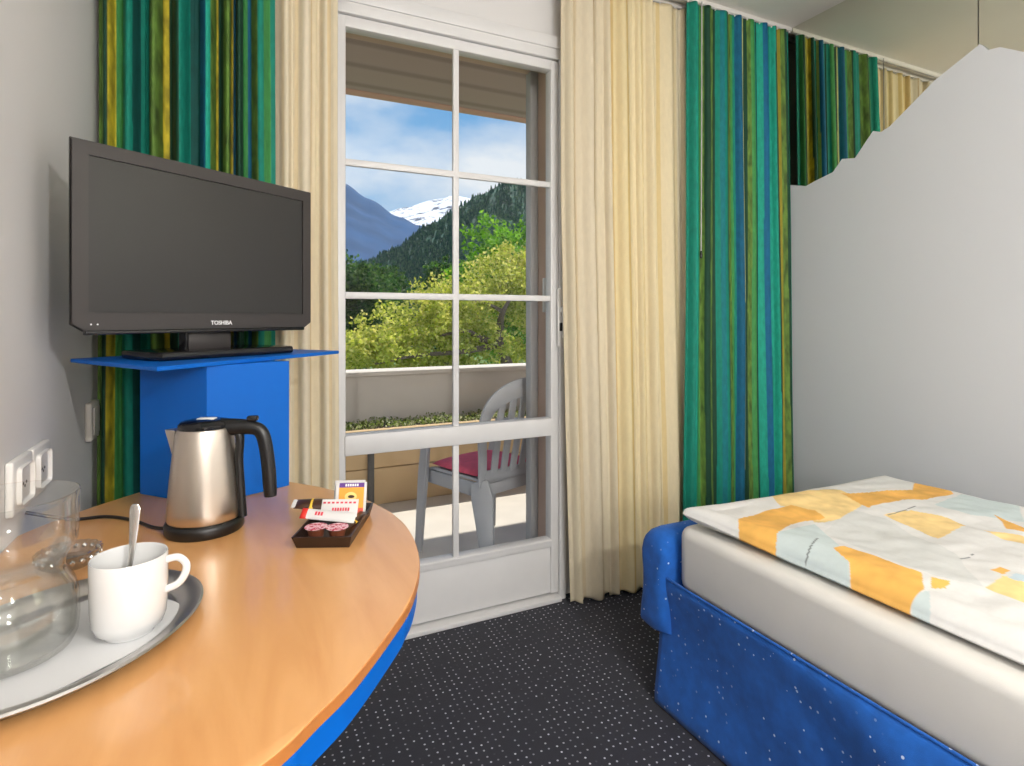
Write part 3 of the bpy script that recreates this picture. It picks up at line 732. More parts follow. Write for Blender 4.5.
# sockets
for (ya, yb, lab) in ((1.186, 1.287, 'white wall socket above the desk, the one nearer the carafe'), (1.2885, 1.392, 'white wall socket above the desk, the one nearer the curtain')):
    t = thing('wall_socket', lab, 'socket', (XL, (ya+yb)/2, .775), 0, 'wall sockets above the desk')
    hwid = (yb-ya)/2
    bm = NB(); bx(bm, .0003, .012, -hwid, hwid, 0, .090, .004, 3); obj('plate', bm, M_plate, t)
    bm = NB(); bx(bm, .011, .0135, -hwid+.016, hwid-.016, .014, .076, .008, 3); ins = obj('insert', bm, M_plate, t)
    bm = NB()
    for dy, dz in ((-.008, .045), (.008, .045), (0, .04)): lathe(bm, [(0, -.0003), (.0026, -.0003), (.0026, .0003), (0, .0003)], 10, dy, dz)
    o = obj('pin_holes', bm, M_hole, ins, sm=False); o.matrix_local = Matrix(((0, 0, 1, .0138), (1, 0, 0, 0), (0, 1, 0, 0), (0, 0, 0, 1)))
t = thing('switch_box', 'grey-white surface switch on left wall beside the striped curtain', 'switch', (XL, 1.775, .792))
bm = NB(); bx(bm, .0003, .016, -.045, .045, 0, .095, .005, 3); obj('box', bm, M_plategrey, t)
bm = NB(); bx(bm, .0150, .019, -.03, .03, .014, .081, .0015, 2); obj('rocker', bm, M_plategrey, t)

# ------------------------------------------------------------------ bed
bed = thing('bed', 'single bed with off-white mattress and blue speckled valance', 'bed', (0, 0, 0))
X0, X1, Y0, Y1 = 1.10, 2.03, -.72, 1.25
def rounded_block(x0, x1, y0, y1, z0, z1, rc, rz_, nx=1):
    bm = NB()
    cor = []
    for cx, cy, a0 in ((x1-rc, y1-rc, 0), (x0+rc, y1-rc, PI/2), (x0+rc, y0+rc, PI), (x1-rc, y0+rc, 1.5*PI)):
        for k in range(7): cor.append((cx+rc*math.cos(a0+PI/2*k/6), cy+rc*math.sin(a0+PI/2*k/6)))
    prism(bm, cor, z0, z1, rz_, 5); return bm
obj('mattress', rounded_block(X0, X1, Y0, Y1, .35, .522, .045, .026), M_mattress, bed)
bm = NB(); bx(bm, X0+.03, X1-.01, Y0+.02, Y1-.02, .06, .348, .01)
for sx in (X0+.08, X1-.08):
    for sy in (Y0+.08, Y1-.08): bx(bm, sx-.025, sx+.025, sy-.025, sy+.025, .0005, .07, .003)
obj('base', bm, M_black, bed)
def valance_side(name):
    nu, nv = 120, 22; vs, fs = [], []
    for j in range(nv+1):
        v = j/nv
        for i in range(nu+1):
            u = i/nu; y = 1.306-(2.0*u)
            z = .372*(1-v)+.006*v
            # drooping folds caught at the top edge, filling out towards the hem
            d = 1.079+.022*math.sin(y*5.2+1.2+1.1*v)*math.sin(PI*min(1, v*1.1))+.018*math.exp(-((y-.95+.55*v)/.16)**2)*math.sin(PI*v)
            d += -.02*math.exp(-((y-.72+.6*v)/.10)**2)*math.sin(PI*v)
            zz = z-.010*math.sin(PI*min(1, u*1.0)*3)*(1-v)*0
            vs.append((d+(.006 if v < .04 else 0)+.018*v*u*2, y, zz))
    for j in range(nv):
        for i in range(nu):
            a = j*(nu+1)+i; fs.append((a, a+1, a+nu+2, a+nu+1))
    # short return round the foot corner
    o = pyobj(name, vs, fs, M_bluecloth, bed, ang_=3.1)
    m = o.modifiers.new('solid', 'SOLIDIFY'); m.thickness = .006; m.offset = 0
    return o
valance_side('valance')
bm = NB(); tube(bm, [(1.081, 1.304-2.0*i/30, .373) for i in range(31)], .0035, 8); obj('piping', bm, M_bluecloth, bed)
# padded foot piece
def foot():
    bm = NB(); n = 60; rings = []
    sec = [(1.257, .21), (1.256, .43), (1.262, .468), (1.28, .488), (1.31, .495), (1.338, .489), (1.358, .468), (1.366, .43), (1.372, .225), (1.366, .20), (1.31, .195)]
    sec = [(p.x, p.y) for p in spline([(a, b, 0) for a, b in sec], 4)]
    xs = [1.066, 1.069, 1.078, 1.095, 1.125]+[1.12+.95*k/14 for k in range(1, 15)]+[2.085]
    ins_ = [.055, .03, .013, .004, 0]+[0]*14+[.02]
    cy, cz = 1.312, .335
    for x, q in zip(xs, ins_):
        ring = []
        for (yy, zz) in sec:
            dy, dz = yy-cy, zz-cz; L = math.hypot(dy, dz); k = max(.1, (L-q*(1. if abs(dz) > .12 else .9))/L)
            wob = .004*noise.noise(Vector((x*14, yy*9, zz*11)))
            ring.append(bm.verts.new((x+wob, cy+dy*k+wob, cz+dz*k)))
        rings.append(ring)
    m = len(sec)
    for a, b in zip(rings, rings[1:]):
        for i in range(m):
            j = (i+1) % m; bm.faces.new((a[i], a[j], b[j], b[i]))
    bm.faces.new(rings[0]); bm.faces.new(rings[-1])
    return bm
obj('footboard', foot(), M_bluecloth, bed, ang_=1.2)

# duvet
ZD = .565
def zpx(pts, z=ZD): return [tuple(at(680+x/2.977, 460+y/2.977, z).xy) for x, y in pts]
OR, YL, PB, LG, WH = lin((236, 180, 92)), lin((243, 211, 146)), lin((200, 212, 212)), lin((212, 213, 210)), lin((222, 221, 218))
patch = [
    (LG, zpx([(500, 160), (620, 190), (820, 300), (900, 400), (760, 370), (560, 290), (420, 230)])),
    (PB, zpx([(282, 235), (400, 205), (500, 300), (500, 400), (370, 330), (275, 290)])),
    (PB, zpx([(760, 150), (840, 115), (1010, 150), (1024, 200), (860, 180)])),
    (YL, zpx([(260, 108), (480, 105), (545, 150), (470, 190), (400, 200), (380, 165), (300, 150)])),
    (OR, zpx([(178, 190), (230, 168), (330, 150), (400, 165), (430, 185), (330, 205), (290, 235), (275, 300), (170, 240)])),
    (OR, zpx([(480, 120), (590, 110), (690, 100), (700, 80), (800, 95), (815, 115), (740, 130), (640, 140), (560, 160), (540, 150)])),
    (YL, zpx([(610, 180), (690, 165), (800, 190), (850, 210), (770, 245), (700, 215)])),
    (YL, zpx([(500, 370), (600, 420), (668, 440), (664, 500), (500, 430)])),
    (OR, zpx([(460, 285), (490, 275), (560, 300), (720, 360), (725, 400), (680, 415), (655, 450), (600, 425), (505, 395), (502, 320)])),
    (OR, zpx([(748, 372), (805, 385), (790, 398), (748, 398)])),
    (OR, zpx([(930, 180), (1024, 215), (1060, 235), (975, 220), (960, 200)])),
    (YL, zpx([(900, 225), (1024, 240), (1060, 275), (960, 250)])),
    (YL, zpx([(905, 400), (960, 370), (1100, 380), (1100, 460), (1024, 445)])),
    (OR, zpx([(920, 350), (950, 340), (985, 350), (960, 365)])),
    (PB, zpx([(660, 430), (700, 405), (740, 405), (738, 500), (680, 480)])),
    (lin((196, 212, 220)), zpx([(975, 375), (1000, 360), (1060, 370), (1060, 385), (1000, 385)])),
    (OR, [(1.3, .35), (1.6, .30), (1.65, .12), (1.35, .1)]), (YL, [(1.6, .5), (1.9, .45), (1.85, .2), (1.66, .25)]), (PB, [(1.15, .2), (1.35, .25), (1.3, -.1), (1.15, -.1)]),
    (OR, [(1.5, -.1), (1.85, -.05), (1.8, -.3), (1.55, -.25)]), (YL, [(1.2, -.3), (1.4, -.25), (1.45, -.5), (1.2, -.5)]),
]
boxes = [(min(p[0] for p in q), max(p[0] for p in q), min(p[1] for p in q), max(p[1] for p in q)) for _, q in patch]
def inside(x, y, poly):
    c = False; n = len(poly); j = n-1
    for i in range(n):
        xi, yi = poly[i]; xj, yj = poly[j]
        if (yi > y) != (yj > y) and x < (xj-xi)*(y-yi)/(yj-yi)+xi: c = not c
        j = i
    return c
lines = [(zpx([(365, 295), (410, 255)])), (zpx([(835, 315), (875, 300)])), (zpx([(620, 180), (700, 155)]))]
def duvet_col(x, y):
    nx_, ny_ = x+.006*noise.noise(Vector((x*9, y*9, 1))), y+.006*noise.noise(Vector((x*9, y*9, 5)))
    c = WH
    for (cc, poly), b in zip(patch, boxes):
        if b[0] < nx_ < b[1] and b[2] < ny_ < b[3] and inside(nx_, ny_, poly): c = cc
    if c in (OR, YL):
        k = 1+.22*noise.noise(Vector((x*14, y*14, 0)))+.12*noise.noise(Vector((x*45, y*45, 3))); c = tuple(min(1, v*k) for v in c)
    for (a, b) in lines:
        ax, ay = a; bx_, by = b; L2 = (bx_-ax)**2+(by-ay)**2; t = max(0, min(1, ((x-ax)*(bx_-ax)+(y-ay)*(by-ay))/L2))
        if math.hypot(x-ax-t*(bx_-ax), y-ay-t*(by-ay)) < .0017: c = lin((120, 126, 126))
    return c
def make_duvet():
    nu, nv = 340, 460
    ya, yb = -.5, 1.222
    vs, fs, cols = [], [], []
    def xmin(y): return 1.150-.048*max(0, min(1, (y-.86)/.36))**1.5
    def sheet(side):
        for j in range(nv+1):
            y = ya+(yb-ya)*j/nv
            xa, xb = xmin(y), 1.985-.012*max(0, (y-1.0)/.2)
            for i in range(nu+1):
                u = i/nu; x = xa+(xb-xa)*u
                e = min(x-xa, xb-x, (yb-y)*1.0, (y-ya))
                q = max(0., min(1., e/.055)); rr = math.sqrt(max(0, 1-(1-q)**2))
                corner = max(0, 1-math.hypot(x-xa, yb-y)/.3)
                if side > 0:
                    z = .540+.038*rr+.012*noise.noise(Vector((x*3.2, y*3.2, 2)))*q+.006*noise.noise(Vector((x*11, y*11, 4)))*q+.0025*noise.noise(Vector((x*26, y*26, 8)))*q
                    z += .016*corner*(1-q)*1.5
                else:
                    z = .540-.0145*rr
                    z += .020*corner*(1-q)*1.2
                vs.append((x, y, z))
                cols.append(duvet_col(x, y) if side > 0 or e < .03 else WH)
    sheet(1); sheet(-1)
    n = (nu+1)*(nv+1)
    for s in (0, 1):
        for j in range(nv):
            for i in range(nu):
                a = s*n+j*(nu+1)+i; q = (a, a+1, a+nu+2, a+nu+1)
                fs.append(q if s == 0 else q[::-1])
    def wallq(a, b): fs.append((a, a+n, b+n, b))
    for i in range(nu): wallq(i, i+1); wallq(nv*(nu+1)+i+1, nv*(nu+1)+i)
    for j in range(nv): wallq((j+1)*(nu+1), j*(nu+1)); wallq(j*(nu+1)+nu, (j+1)*(nu+1)+nu)
    me = bpy.data.meshes.new('duvet'); me.from_pydata(vs, [], fs); me.update()
    smooth(me, 2.5); setcol(me, cols); me.materials.append(M_duvet)
    o = bpy.data.objects.new('duvet', me); C.objects.link(o)
    return tag(o, 'white duvet with orange and pale grey printed patches on the bed', 'duvet')
make_duvet()

# ------------------------------------------------------------------ balcony
ZB = -.02
bm = NB(); bx(bm, -2.5, 3.4, YWO, 4.0, ZB-.2, ZB); struct(obj('balcony_floor', bm, M_balcfloor, sm=False), 'pale sunlit balcony floor', 'floor')
bm = NB(); bx(bm, -2.5, 3.4, 3.80, 3.95, ZB, .715, .004); bx(bm, -2.5, 3.4, 3.765, 3.985, .715, .745, .006)
struct(obj('balcony_wall', bm, M_parapet, ang_=.4), 'pale painted balcony parapet with white coping', 'parapet')
pl = thing('planter', 'long tan rendered planter trough along the balcony parapet', 'planter', (0, 3.45, ZB))
bm = NB(); bx(bm, -2.4, 3.3, 0, .06, .0005, .215, .004); bx(bm, -2.4, 3.3, .004, .06, .219, .445, .006); bx(bm, -2.4, 3.3, .06, .345, .0005, .30)
obj('trough', bm, M_planter, pl, ang_=.4)
bm = NB(); bx(bm, -2.39, 3.29, .061, .344, .3005, .43); obj('soil', bm, M_soil, pl, sm=False)
rnd = random.Random(4); vs, fs = [], []
for _ in range(5200):
    x = rnd.uniform(-1.2, 2.6); y = rnd.uniform(.05, .30); z = .435+.035*rnd.random()+.015*math.sin(x*17)*rnd.random()
    d = Vector((rnd.uniform(-1, 1), rnd.uniform(-1, 1), rnd.uniform(.1, 1.1))).normalized(); s_ = d.cross(Vector((rnd.random(), rnd.random(), rnd.random()))).normalized()
    l, w = rnd.uniform(.012, .028), rnd.uniform(.004, .008); p = Vector((x, y, z)); b = len(vs)
    vs += [p-d*l/2, p+s_*w, p+d*l/2, p-s_*w]; fs.append((b, b+1, b+2, b+3))
lp = pyobj('ground_cover', vs, fs, M_leafP, pl, sm=False); lp['kind'] = 'stuff'
bm = NB(); tube(bm, [(.716, 3.41, ZB+.0005), (.716, 3.41, .2), (.716, 3.41, .40)], .02, 12, up=Vector((1, 0, 0))); tag(obj('drain_pipe', bm, M_rim), 'short dark grey pipe in front of the tan planter', 'pipe')
bm = NB(); bx(bm, -2.5, 3.4, YWO+.012, 3.86, 2.57, 2.62); struct(obj('balcony_ceiling', bm, M_soffit, sm=False), 'brown boarded soffit over the balcony', 'ceiling')
bm = NB(); bx(bm, -2.5, 3.4, 3.80, 3.90, 2.565, 2.75, .004); struct(obj('trim_3', bm, M_fascia, ang_=.4), 'pinkish brown fascia along the soffit edge', 'fascia')

# resin chair; local frame: +Y is where the sitter looks
chair = thing('patio_chair', 'grey slatted resin armchair on the balcony, seen from behind', 'chair', (1.092, 2.571, ZB), math.radians(20))
hw_, fr, re_ = .215, .185, -.185
seat_z = .385
def blade(pts, ws, ts, axis):
    """flat tapered strip along pts: ws half width along axis, ts half thickness across"""
    bm = NB(); rings = []; N = len(pts); ax = Vector(axis)
    for i, p in enumerate(pts):
        p = Vector(p); t = (Vector(pts[min(i+1, N-1)])-Vector(pts[max(i-1, 0)])).normalized()
        a = (ax-t*ax.dot(t)).normalized(); b = t.cross(a).normalized()
        rings.append([bm.verts.new(p+a*ws[i]*cx_+b*ts[i]*cy_) for cx_, cy_ in ((-1, -.6), (-.8, -1), (.8, -1), (1, -.6), (1, .6), (.8, 1), (-.8, 1), (-1, .6))])
    for a, b in zip(rings, rings[1:]):
        for i in range(8): bm.faces.new((a[i], a[(i+1) % 8], b[(i+1) % 8], b[i]))
    bm.faces.new(rings[0]); bm.faces.new(rings[-1]); return bm
bm = NB()
nu, nv = 16, 16; grid = []
for j in range(nv+1):
    row = []
    for i in range(nu+1):
        u, v = i/nu*2-1, j/nv*2-1
        x = hw_*u*(1-.06*(1-v)/2); y = v*.195
        row.append(bm.verts.new((x, y, seat_z+.012*u*u-.015*(1-u*u)*(1-v*v)-(.02*max(0, v-.75)/.25)**1 * .8)))
    grid.append(row)
for j in range(nv):
    for i in range(nu): bm.faces.new((grid[j][i], grid[j][i+1], grid[j+1][i+1], grid[j+1][i]))
bm.normal_update(); bmesh.ops.solidify(bm, geom=bm.faces[:], thickness=-.012)
bx(bm, -hw_+.005, hw_-.005, .17, .192, seat_z-.055, seat_z-.004, .004); bx(bm, -hw_+.03, hw_-.03, -.192, -.172, seat_z-.055, seat_z-.002, .004)
bx(bm, -hw_, -hw_+.018, -.185, .18, seat_z-.055, seat_z+.008, .004); bx(bm, hw_-.018, hw_, -.185, .18, seat_z-.055, seat_z+.008, .004)
obj('seat', bm, M_chair, chair)
for sx in (-1, 1):
    # front leg climbs past the seat to carry the arm
    obj('leg', blade([(sx*.242, fr+.028, .0005), (sx*.234, fr+.02, .2), (sx*.228, fr+.008, .38), (sx*.232, fr-.015, .52), (sx*.236, fr-.04, .572)], [.022, .026, .032, .026, .022], [.011, .012, .013, .012, .010], (0, 1, 0)), M_chair, chair)
    obj('leg', blade([(sx*.205, re_-.05, .0005), (sx*.203, re_-.035, .15), (sx*.202, re_-.01, .33), (sx*.203, re_+.01, .40)], [.026, .034, .05, .04], [.013, .014, .014, .013], (.5*sx, 1, 0)), M_chair, chair)
    obj('armrest', blade([(sx*.236, fr-.02, .572), (sx*.243, .05, .588), (sx*.24, -.1, .592), (sx*.222, -.205, .60)], [.018, .024, .022, .016], [.008, .009, .009, .009], (1, 0, 0)), M_chair, chair)
def bp(x, z):  # point on the reclining, gently curved back
    t = (z-seat_z)/.45
    return Vector((x, -.185-.085*t-.03*(1-(x/.21)**2)*(.4+.6*t), z))
bk_ = thing.__class__ and NB()
arch = [(-.195, seat_z-.01), (-.212, .50), (-.228, .60), (-.226, .68), (-.196, .745), (-.13, .79), (-.05, .808), (0, .81), (.05, .808), (.13, .79), (.196, .745), (.226, .68), (.228, .60), (.212, .50), (.195, seat_z-.01)]
apts = spline([bp(x, z) for x, z in arch], 4)
bk_.free()
bm = blade(apts, [.026+.012*math.sin(PI*i/(len(apts)-1))**4 for i in range(len(apts))], [.008]*len(apts), (0, 1, 0))
# widen towards the middle so the arch is a broad flat band facing the sitter
bm.free()
def back_frame():
    bm = NB(); rings = []; N = len(apts)
    for i, p in enumerate(apts):
        t = (apts[min(i+1, N-1)]-apts[max(i-1, 0)]).normalized(); nrm = Vector((0, -1, .18)).normalized()
        a = t.cross(nrm).normalized(); k = i/(N-1); w = .022+.020*math.sin(PI*k)**3
        rings.append([bm.verts.new(p+a*w*cx_+nrm*.009*cy_) for cx_, cy_ in ((-1, -.6), (-.8, -1), (.8, -1), (1, -.6), (1, .6), (.8, 1), (-.8, 1), (-1, .6))])
    for a, b in zip(rings, rings[1:]):
        for i in range(8): bm.faces.new((a[i], a[(i+1) % 8], b[(i+1) % 8], b[i]))
    bm.faces.new(rings[0]); bm.faces.new(rings[-1]); return bm
br = obj('backrest', back_frame(), M_chair, chair)
for x in (-.15, -.09, -.03, .03, .09, .15):
    top = .79-.9*x*x*1.6
    pts = [bp(x*.93, .42), bp(x*.97, .52), bp(x, .64), bp(x, top)]
    obj('slat', blade(pts, [.019]*4, [.006]*4, (1, 0, 0)), M_chair, br)
bm = blade([bp(-.19, .425), bp(-.1, .42), bp(0, .42), bp(.1, .42), bp(.19, .425)], [.022]*5, [.008]*5, (0, 0, 1)); obj('lower_rail', bm, M_chair, br)
# cushion
def cushion():
    bm = NB(); n = 24; top, bot = [], []
    for j in range(n+1):
        r0, r1 = [], []
        for i in range(n+1):
            u, v = i/n*2-1, j/n*2-1
            x, y = .195*u*(1-.05*v*v), .178*v*(1-.05*u*u)
            e = (max(0, 1-abs(u)**3.5)*max(0, 1-abs(v)**3.5))**.45
            r0.append(bm.verts.new((x, y+.01, .4025+.016+.024*e))); r1.append(bm.verts.new((x, y+.01, .4025+.014-.012*e)))
        top.append(r0); bot.append(r1)
    for j in range(n):
        for i in range(n):
            bm.faces.new((top[j][i], top[j][i+1], top[j+1][i+1], top[j+1][i])); bm.faces.new((bot[j][i], bot[j+1][i], bot[j+1][i+1], bot[j][i+1]))
    for i in range(n):
        bm.faces.new((top[0][i], bot[0][i], bot[0][i+1], top[0][i+1])); bm.faces.new((top[n][i], top[n][i+1], bot[n][i+1], bot[n][i]))
        bm.faces.new((top[i][0], top[i+1][0], bot[i+1][0], bot[i][0])); bm.faces.new((top[i][n], bot[i][n], bot[i+1][n], top[i+1][n]))
    return bm
cu = tag(obj('seat_cushion', cushion(), M_cush), 'red seat cushion on the grey balcony chair', 'cushion'); cu.location = (1.092, 2.571, ZB-.003); cu.rotation_euler = (0, 0, math.radians(20))

# ------------------------------------------------------------------ landscape
ZG = -5.
M_grass = mat('meadow', (96, 122, 58), .95, var=.25, scale=.15)
bm = NB(); bx(bm, -400, 900, 4.2, 1200, ZG-1, ZG); struct(obj('ground', bm, M_grass, sm=False), 'meadow ground below the balcony', 'ground')

def fbm(x, y, z=0, o=5):
    s, a, f_ = 0, .5, 1
    for _ in range(o): s += a*noise.noise(Vector((x*f_, y*f_, z))); a *= .5; f_ *= 2.1
    return s
def interp(tab, x):
    if x <= tab[0][0]: return tab[0][1]
    for (a, b), (c, d) in zip(tab, tab[1:]):
        if x <= c:
            t = (x-a)/(c-a); t = t*t*(3-2*t); return b+(d-b)*t
    return tab[-1][1]
def ridge(name, tab, d0, d1, m, rough, nx=220, nd=40, seed=0, label=None, pw=1.25, back=.45):
    """terrain in ground polar form: crest line at depth d1, falling towards the valley at d0"""
    vs, fs = [], []
    for j in range(nd+1):
        for i in range(nx+1):
            px = -120+1240*i/nx; a, b = ang(px)
            L = math.hypot(a, b)
            t = j/nd
            if t <= .8: q = t/.8; s = d0+(d1-d0)*q; k = q**pw
            else: q = (t-.8)/.2; s = d1*(1+back*q); k = 1-.5*q*q
            crest = CAMZ+(HY-interp(tab, px))/F*d1
            z = ZG-1+(crest-ZG+1)*k
            z += rough*d1*(.3+.7*k)*fbm(a*s/d1*6, b*s/d1*6, seed)*(1 if j else 0)
            vs.append((a*s, b*s, z))
    for j in range(nd):
        for i in range(nx):
            q = j*(nx+1)+i; fs.append((q, q+1, q+nx+2, q+nx+1))
    o = pyobj(name, vs, fs, m, ang_=3.1)
    struct(o, label, 'mountain')
    return o, vs, nx, nd
M_hill = mat('forest_floor', (54, 92, 74), .95, var=.4, scale=.12, bump=.8, bscale=.5)
M_hill2 = mat('hazed_spruce_forest', (36, 78, 120), .95, var=.18, scale=.02, bump=1., bscale=.08)  # distance haze is put into the base colour as blue
def m_snow():
    m = mat('snow_and_rock', (240, 244, 250), .8, var=.0); nt = m.node_tree; b = principled(m); L = nt.links.new
    tc = nt.nodes.new('ShaderNodeTexCoord'); nz = nt.nodes.new('ShaderNodeTexNoise'); nz.inputs['Scale'].default_value = .022; nz.inputs['Detail'].default_value = 8; nz.inputs['Roughness'].default_value = .7
    mp = nt.nodes.new('ShaderNodeMapping'); mp.inputs['Scale'].default_value = (1, 1, 1.6); L(tc.outputs['Object'], mp.inputs['Vector']); L(mp.outputs['Vector'], nz.inputs['Vector'])
    cr = nt.nodes.new('ShaderNodeValToRGB'); cr.color_ramp.elements[0].position = .40; cr.color_ramp.elements[1].position = .47
    cr.color_ramp.elements[0].color = lin((86, 96, 112))+(1,); cr.color_ramp.elements[1].color = lin((244, 246, 250))+(1,)
    L(nz.outputs['Fac'], cr.inputs['Fac']); L(cr.outputs['Color'], b.inputs['Base Color']); return m
M_snow = m_snow()
T_hill = [(-120, 300), (200, 290), (330, 272), (360, 262), (395, 247), (430, 225), (455, 211), (480, 196), (505, 185), (525, 183), (600, 160), (760, 140), (1000, 170)]
T_left = [(-120, 110), (150, 130), (280, 160), (345, 184), (370, 197), (400, 214), (420, 224), (450, 240), (520, 262), (620, 280), (1000, 290)]
T_snow = [(-120, 240), (250, 232), (340, 214), (385, 210), (405, 205), (425, 202), (440, 199), (452, 195), (465, 198), (490, 206), (540, 215), (1000, 230)]
oh, vh, nxh, ndh = ridge('mountain_slope', T_hill, 110, 330, M_hill, .012, seed=2, label='dark green conifer-covered mountain slope behind the trees')
ridge('mountain', T_left, 300, 900, M_hill2, .02, seed=5, label='haze-blued mountain ridge falling from left, farther than the forest slope')
ridge('mountain', T_snow, 900, 2200, M_snow, .02, seed=9, label='distant snowy mountain between the two dark ridges')

def conifers():
    rnd = random.Random(12); vs, fs = [], []
    def cone(p, h, r):
        for lv in range(3):
            z0 = p[2]+h*(.08+.28*lv); z1 = z0+h*.42; rr = r*(1-.28*lv); b = len(vs); n = 6; o = rnd.random()*6
            for k in range(n): vs.append((p[0]+rr*math.cos(o+2*PI*k/n)*rnd.uniform(.8, 1.15), p[1]+rr*math.sin(o+2*PI*k/n)*rnd.uniform(.8, 1.15), z0))
            vs.append((p[0], p[1], z1))
            for k in range(n): fs.append((b+k, b+(k+1) % n, b+n))
    for _ in range(17000):
        i = rnd.uniform(50, 170); j = rnd.uniform(1, ndh*.8)
        i0, j0 = int(i), int(j); p = Vector(vh[j0*(nxh+1)+i0]).lerp(Vector(vh[(j0+1)*(nxh+1)+i0+1]), rnd.random())
        p.x += rnd.uniform(-1.5, 1.5); p.y += rnd.uniform(-3, 3)
        cone(p-Vector((0, 0, .6)), rnd.uniform(1.8, 3.8), rnd.uniform(.7, 1.2))
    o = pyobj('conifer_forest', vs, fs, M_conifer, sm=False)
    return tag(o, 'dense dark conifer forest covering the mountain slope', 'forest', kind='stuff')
conifers()

def tree(name, base, blobs, trunk, branches, nleaf, lsize, m, label, seed, group='trees below the balcony'):
    rnd = random.Random(seed)
    t = thing(name, label, 'tree', base, 0, group)
    bm = NB(); tube(bm, spline(trunk[0], 5), [trunk[1]*(1-.55*i/(5*(len(trunk[0])-1))) for i in range(5*(len(trunk[0])-1)+1)], 10, up=Vector((0, 1, 0))); obj('trunk', bm, M_bark, t)
    for br, r in branches:
        bm = NB(); sp_ = spline(br, 5); tube(bm, sp_, [r*(1-.75*i/(len(sp_)-1)) for i in range(len(sp_))], 8, up=Vector((0, .3, 1))); obj('branch', bm, M_bark, t)
    vol = [b[3]*b[4]*b[5] for b in blobs]; tv_ = sum(vol); vs, fs = [], []
    for (bx0, by0, bz0, rx, ry, rz), vv in zip(blobs, vol):
        n = int(nleaf*vv/tv_)
        # twig clusters first, leaves around them
        cl = []
        for _ in range(max(6, n//26)):
            d = Vector((rnd.gauss(0, 1), rnd.gauss(0, 1), rnd.gauss(0, 1))).normalized()*(rnd.random()**.45)
            cl.append(Vector((bx0+d.x*rx, by0+d.y*ry, bz0+d.z*rz)))
        for _ in range(n):
            p = rnd.choice(cl)+Vector((rnd.gauss(0, 1), rnd.gauss(0, 1), rnd.gauss(0, .8)))*min(rx, rz)*.13
            d = Vector((rnd.uniform(-1, 1), rnd.uniform(-1, 1), rnd.uniform(-1, .4))).normalized()
            s_ = d.cross(Vector((rnd.uniform(-1, 1), rnd.uniform(-1, 1), rnd.uniform(-1, 1)))).normalized()
            l, w = lsize*rnd.uniform(.7, 1.3), lsize*rnd.uniform(.28, .45); b = len(vs)
            nn = d.cross(s_)*w*.3
            vs += [p-d*l/2, p+s_*w+nn, p+d*l/2, p-s_*w+nn]; fs += [(b, b+1, b+2, b+3)]
    pyobj('foliage', vs, fs, m, t, sm=False)
    return t
def P(px, py, Y):
    """point at ground distance Y from the camera wall seen at (px, py)"""
    a, b = ang(px); s = Y/b
    return Vector((a*s, Y, CAMZ+(HY-py)/F*s))
def rel(base, pts): return [tuple(Vector(p)-Vector(base)) for p in pts]
# near yellow-green tree with its crooked limbs showing
Y1_ = 11.5
b0_ = P(500, 360, Y1_); base = (b0_.x+.6, Y1_+.2, ZG)
def blob(base, px, py, Y, rx, ry, rz):
    p = P(px, py, Y)-Vector(base); return (p.x, p.y, p.z, rx, ry, rz)
tree('leafy_tree', base,
     [blob(base, 420, 330, Y1_, 1.05, 1., .75), blob(base, 380, 345, Y1_-.4, .85, .9, .6), blob(base, 355, 352, Y1_, .7, .9, .5), blob(base, 455, 310, Y1_+.3, 1.0, 1., .8), blob(base, 500, 290, Y1_+.5, 1.0, 1., .8),
      blob(base, 545, 300, Y1_+.5, 1.2, 1., 1.2), blob(base, 470, 345, Y1_-.4, .9, .7, .55), blob(base, 525, 355, Y1_+.9, .9, .7, .5), blob(base, 520, 265, Y1_+.8, .7, .8, .6), blob(base, 420, 370, Y1_, 1.6, .9, .45), blob(base, 590, 330, Y1_, 1.2, 1, 1.2)],
     (rel(base, [base, (base[0]-.05, Y1_+.1, -3), (b0_.x+.4, Y1_-.2, -.8), P(499, 345, Y1_-.3)]), .22),
     [(rel(base, [P(499, 345, Y1_-.3), P(480, 338, Y1_-.45), P(465, 331, Y1_-.5), P(440, 336, Y1_-.5)]), .09),
      (rel(base, [P(499, 345, Y1_-.3), P(500, 325, Y1_-.3), P(503, 312, Y1_-.5), P(512, 296, Y1_-.4)]), .11),
      (rel(base, [P(499, 345, Y1_-.3), P(460, 352, Y1_-.6), P(420, 355, Y1_-.65), P(375, 364, Y1_-.65)]), .07),
      (rel(base, [P(503, 312, Y1_-.5), P(490, 305, Y1_-.3), P(470, 300, Y1_-.3)]), .05)],
     36000, .085, M_leafY, 'yellow-green leafy tree with crooked brown limbs just beyond the parapet', 21)
Y2_ = 17.
b0_ = P(505, 300, Y2_); base = (b0_.x, Y2_, ZG)
tree('leafy_tree', base, [blob(base, 490, 258, Y2_, 1.0, 1.2, 1.3), blob(base, 505, 285, Y2_, 1.5, 1.2, 1.2), blob(base, 530, 262, Y2_, 1.2, 1.2, 1.4), blob(base, 487, 242, Y2_, .5, .7, .55), blob(base, 525, 240, Y2_, .8, .8, .7), blob(base, 470, 290, Y2_, .9, 1, 1.0), blob(base, 510, 320, Y2_, 2.0, 1.3, 1.6), blob(base, 575, 250, Y2_, 1.5, 1.2, 1.6)],
     (rel(base, [base, (base[0], Y2_, -2), (base[0]-.1, Y2_, 1.), P(492, 255, Y2_)]), .28), [(rel(base, [(base[0]-.05, Y2_, .5), P(520, 280, Y2_), P(530, 255, Y2_)]), .1)],
     15000, .15, M_leafG, 'taller fresh green tree rising behind the yellow-green tree', 31)
Y3_ = 21.
b0_ = P(358, 300, Y3_); base = (b0_.x, Y3_, ZG)
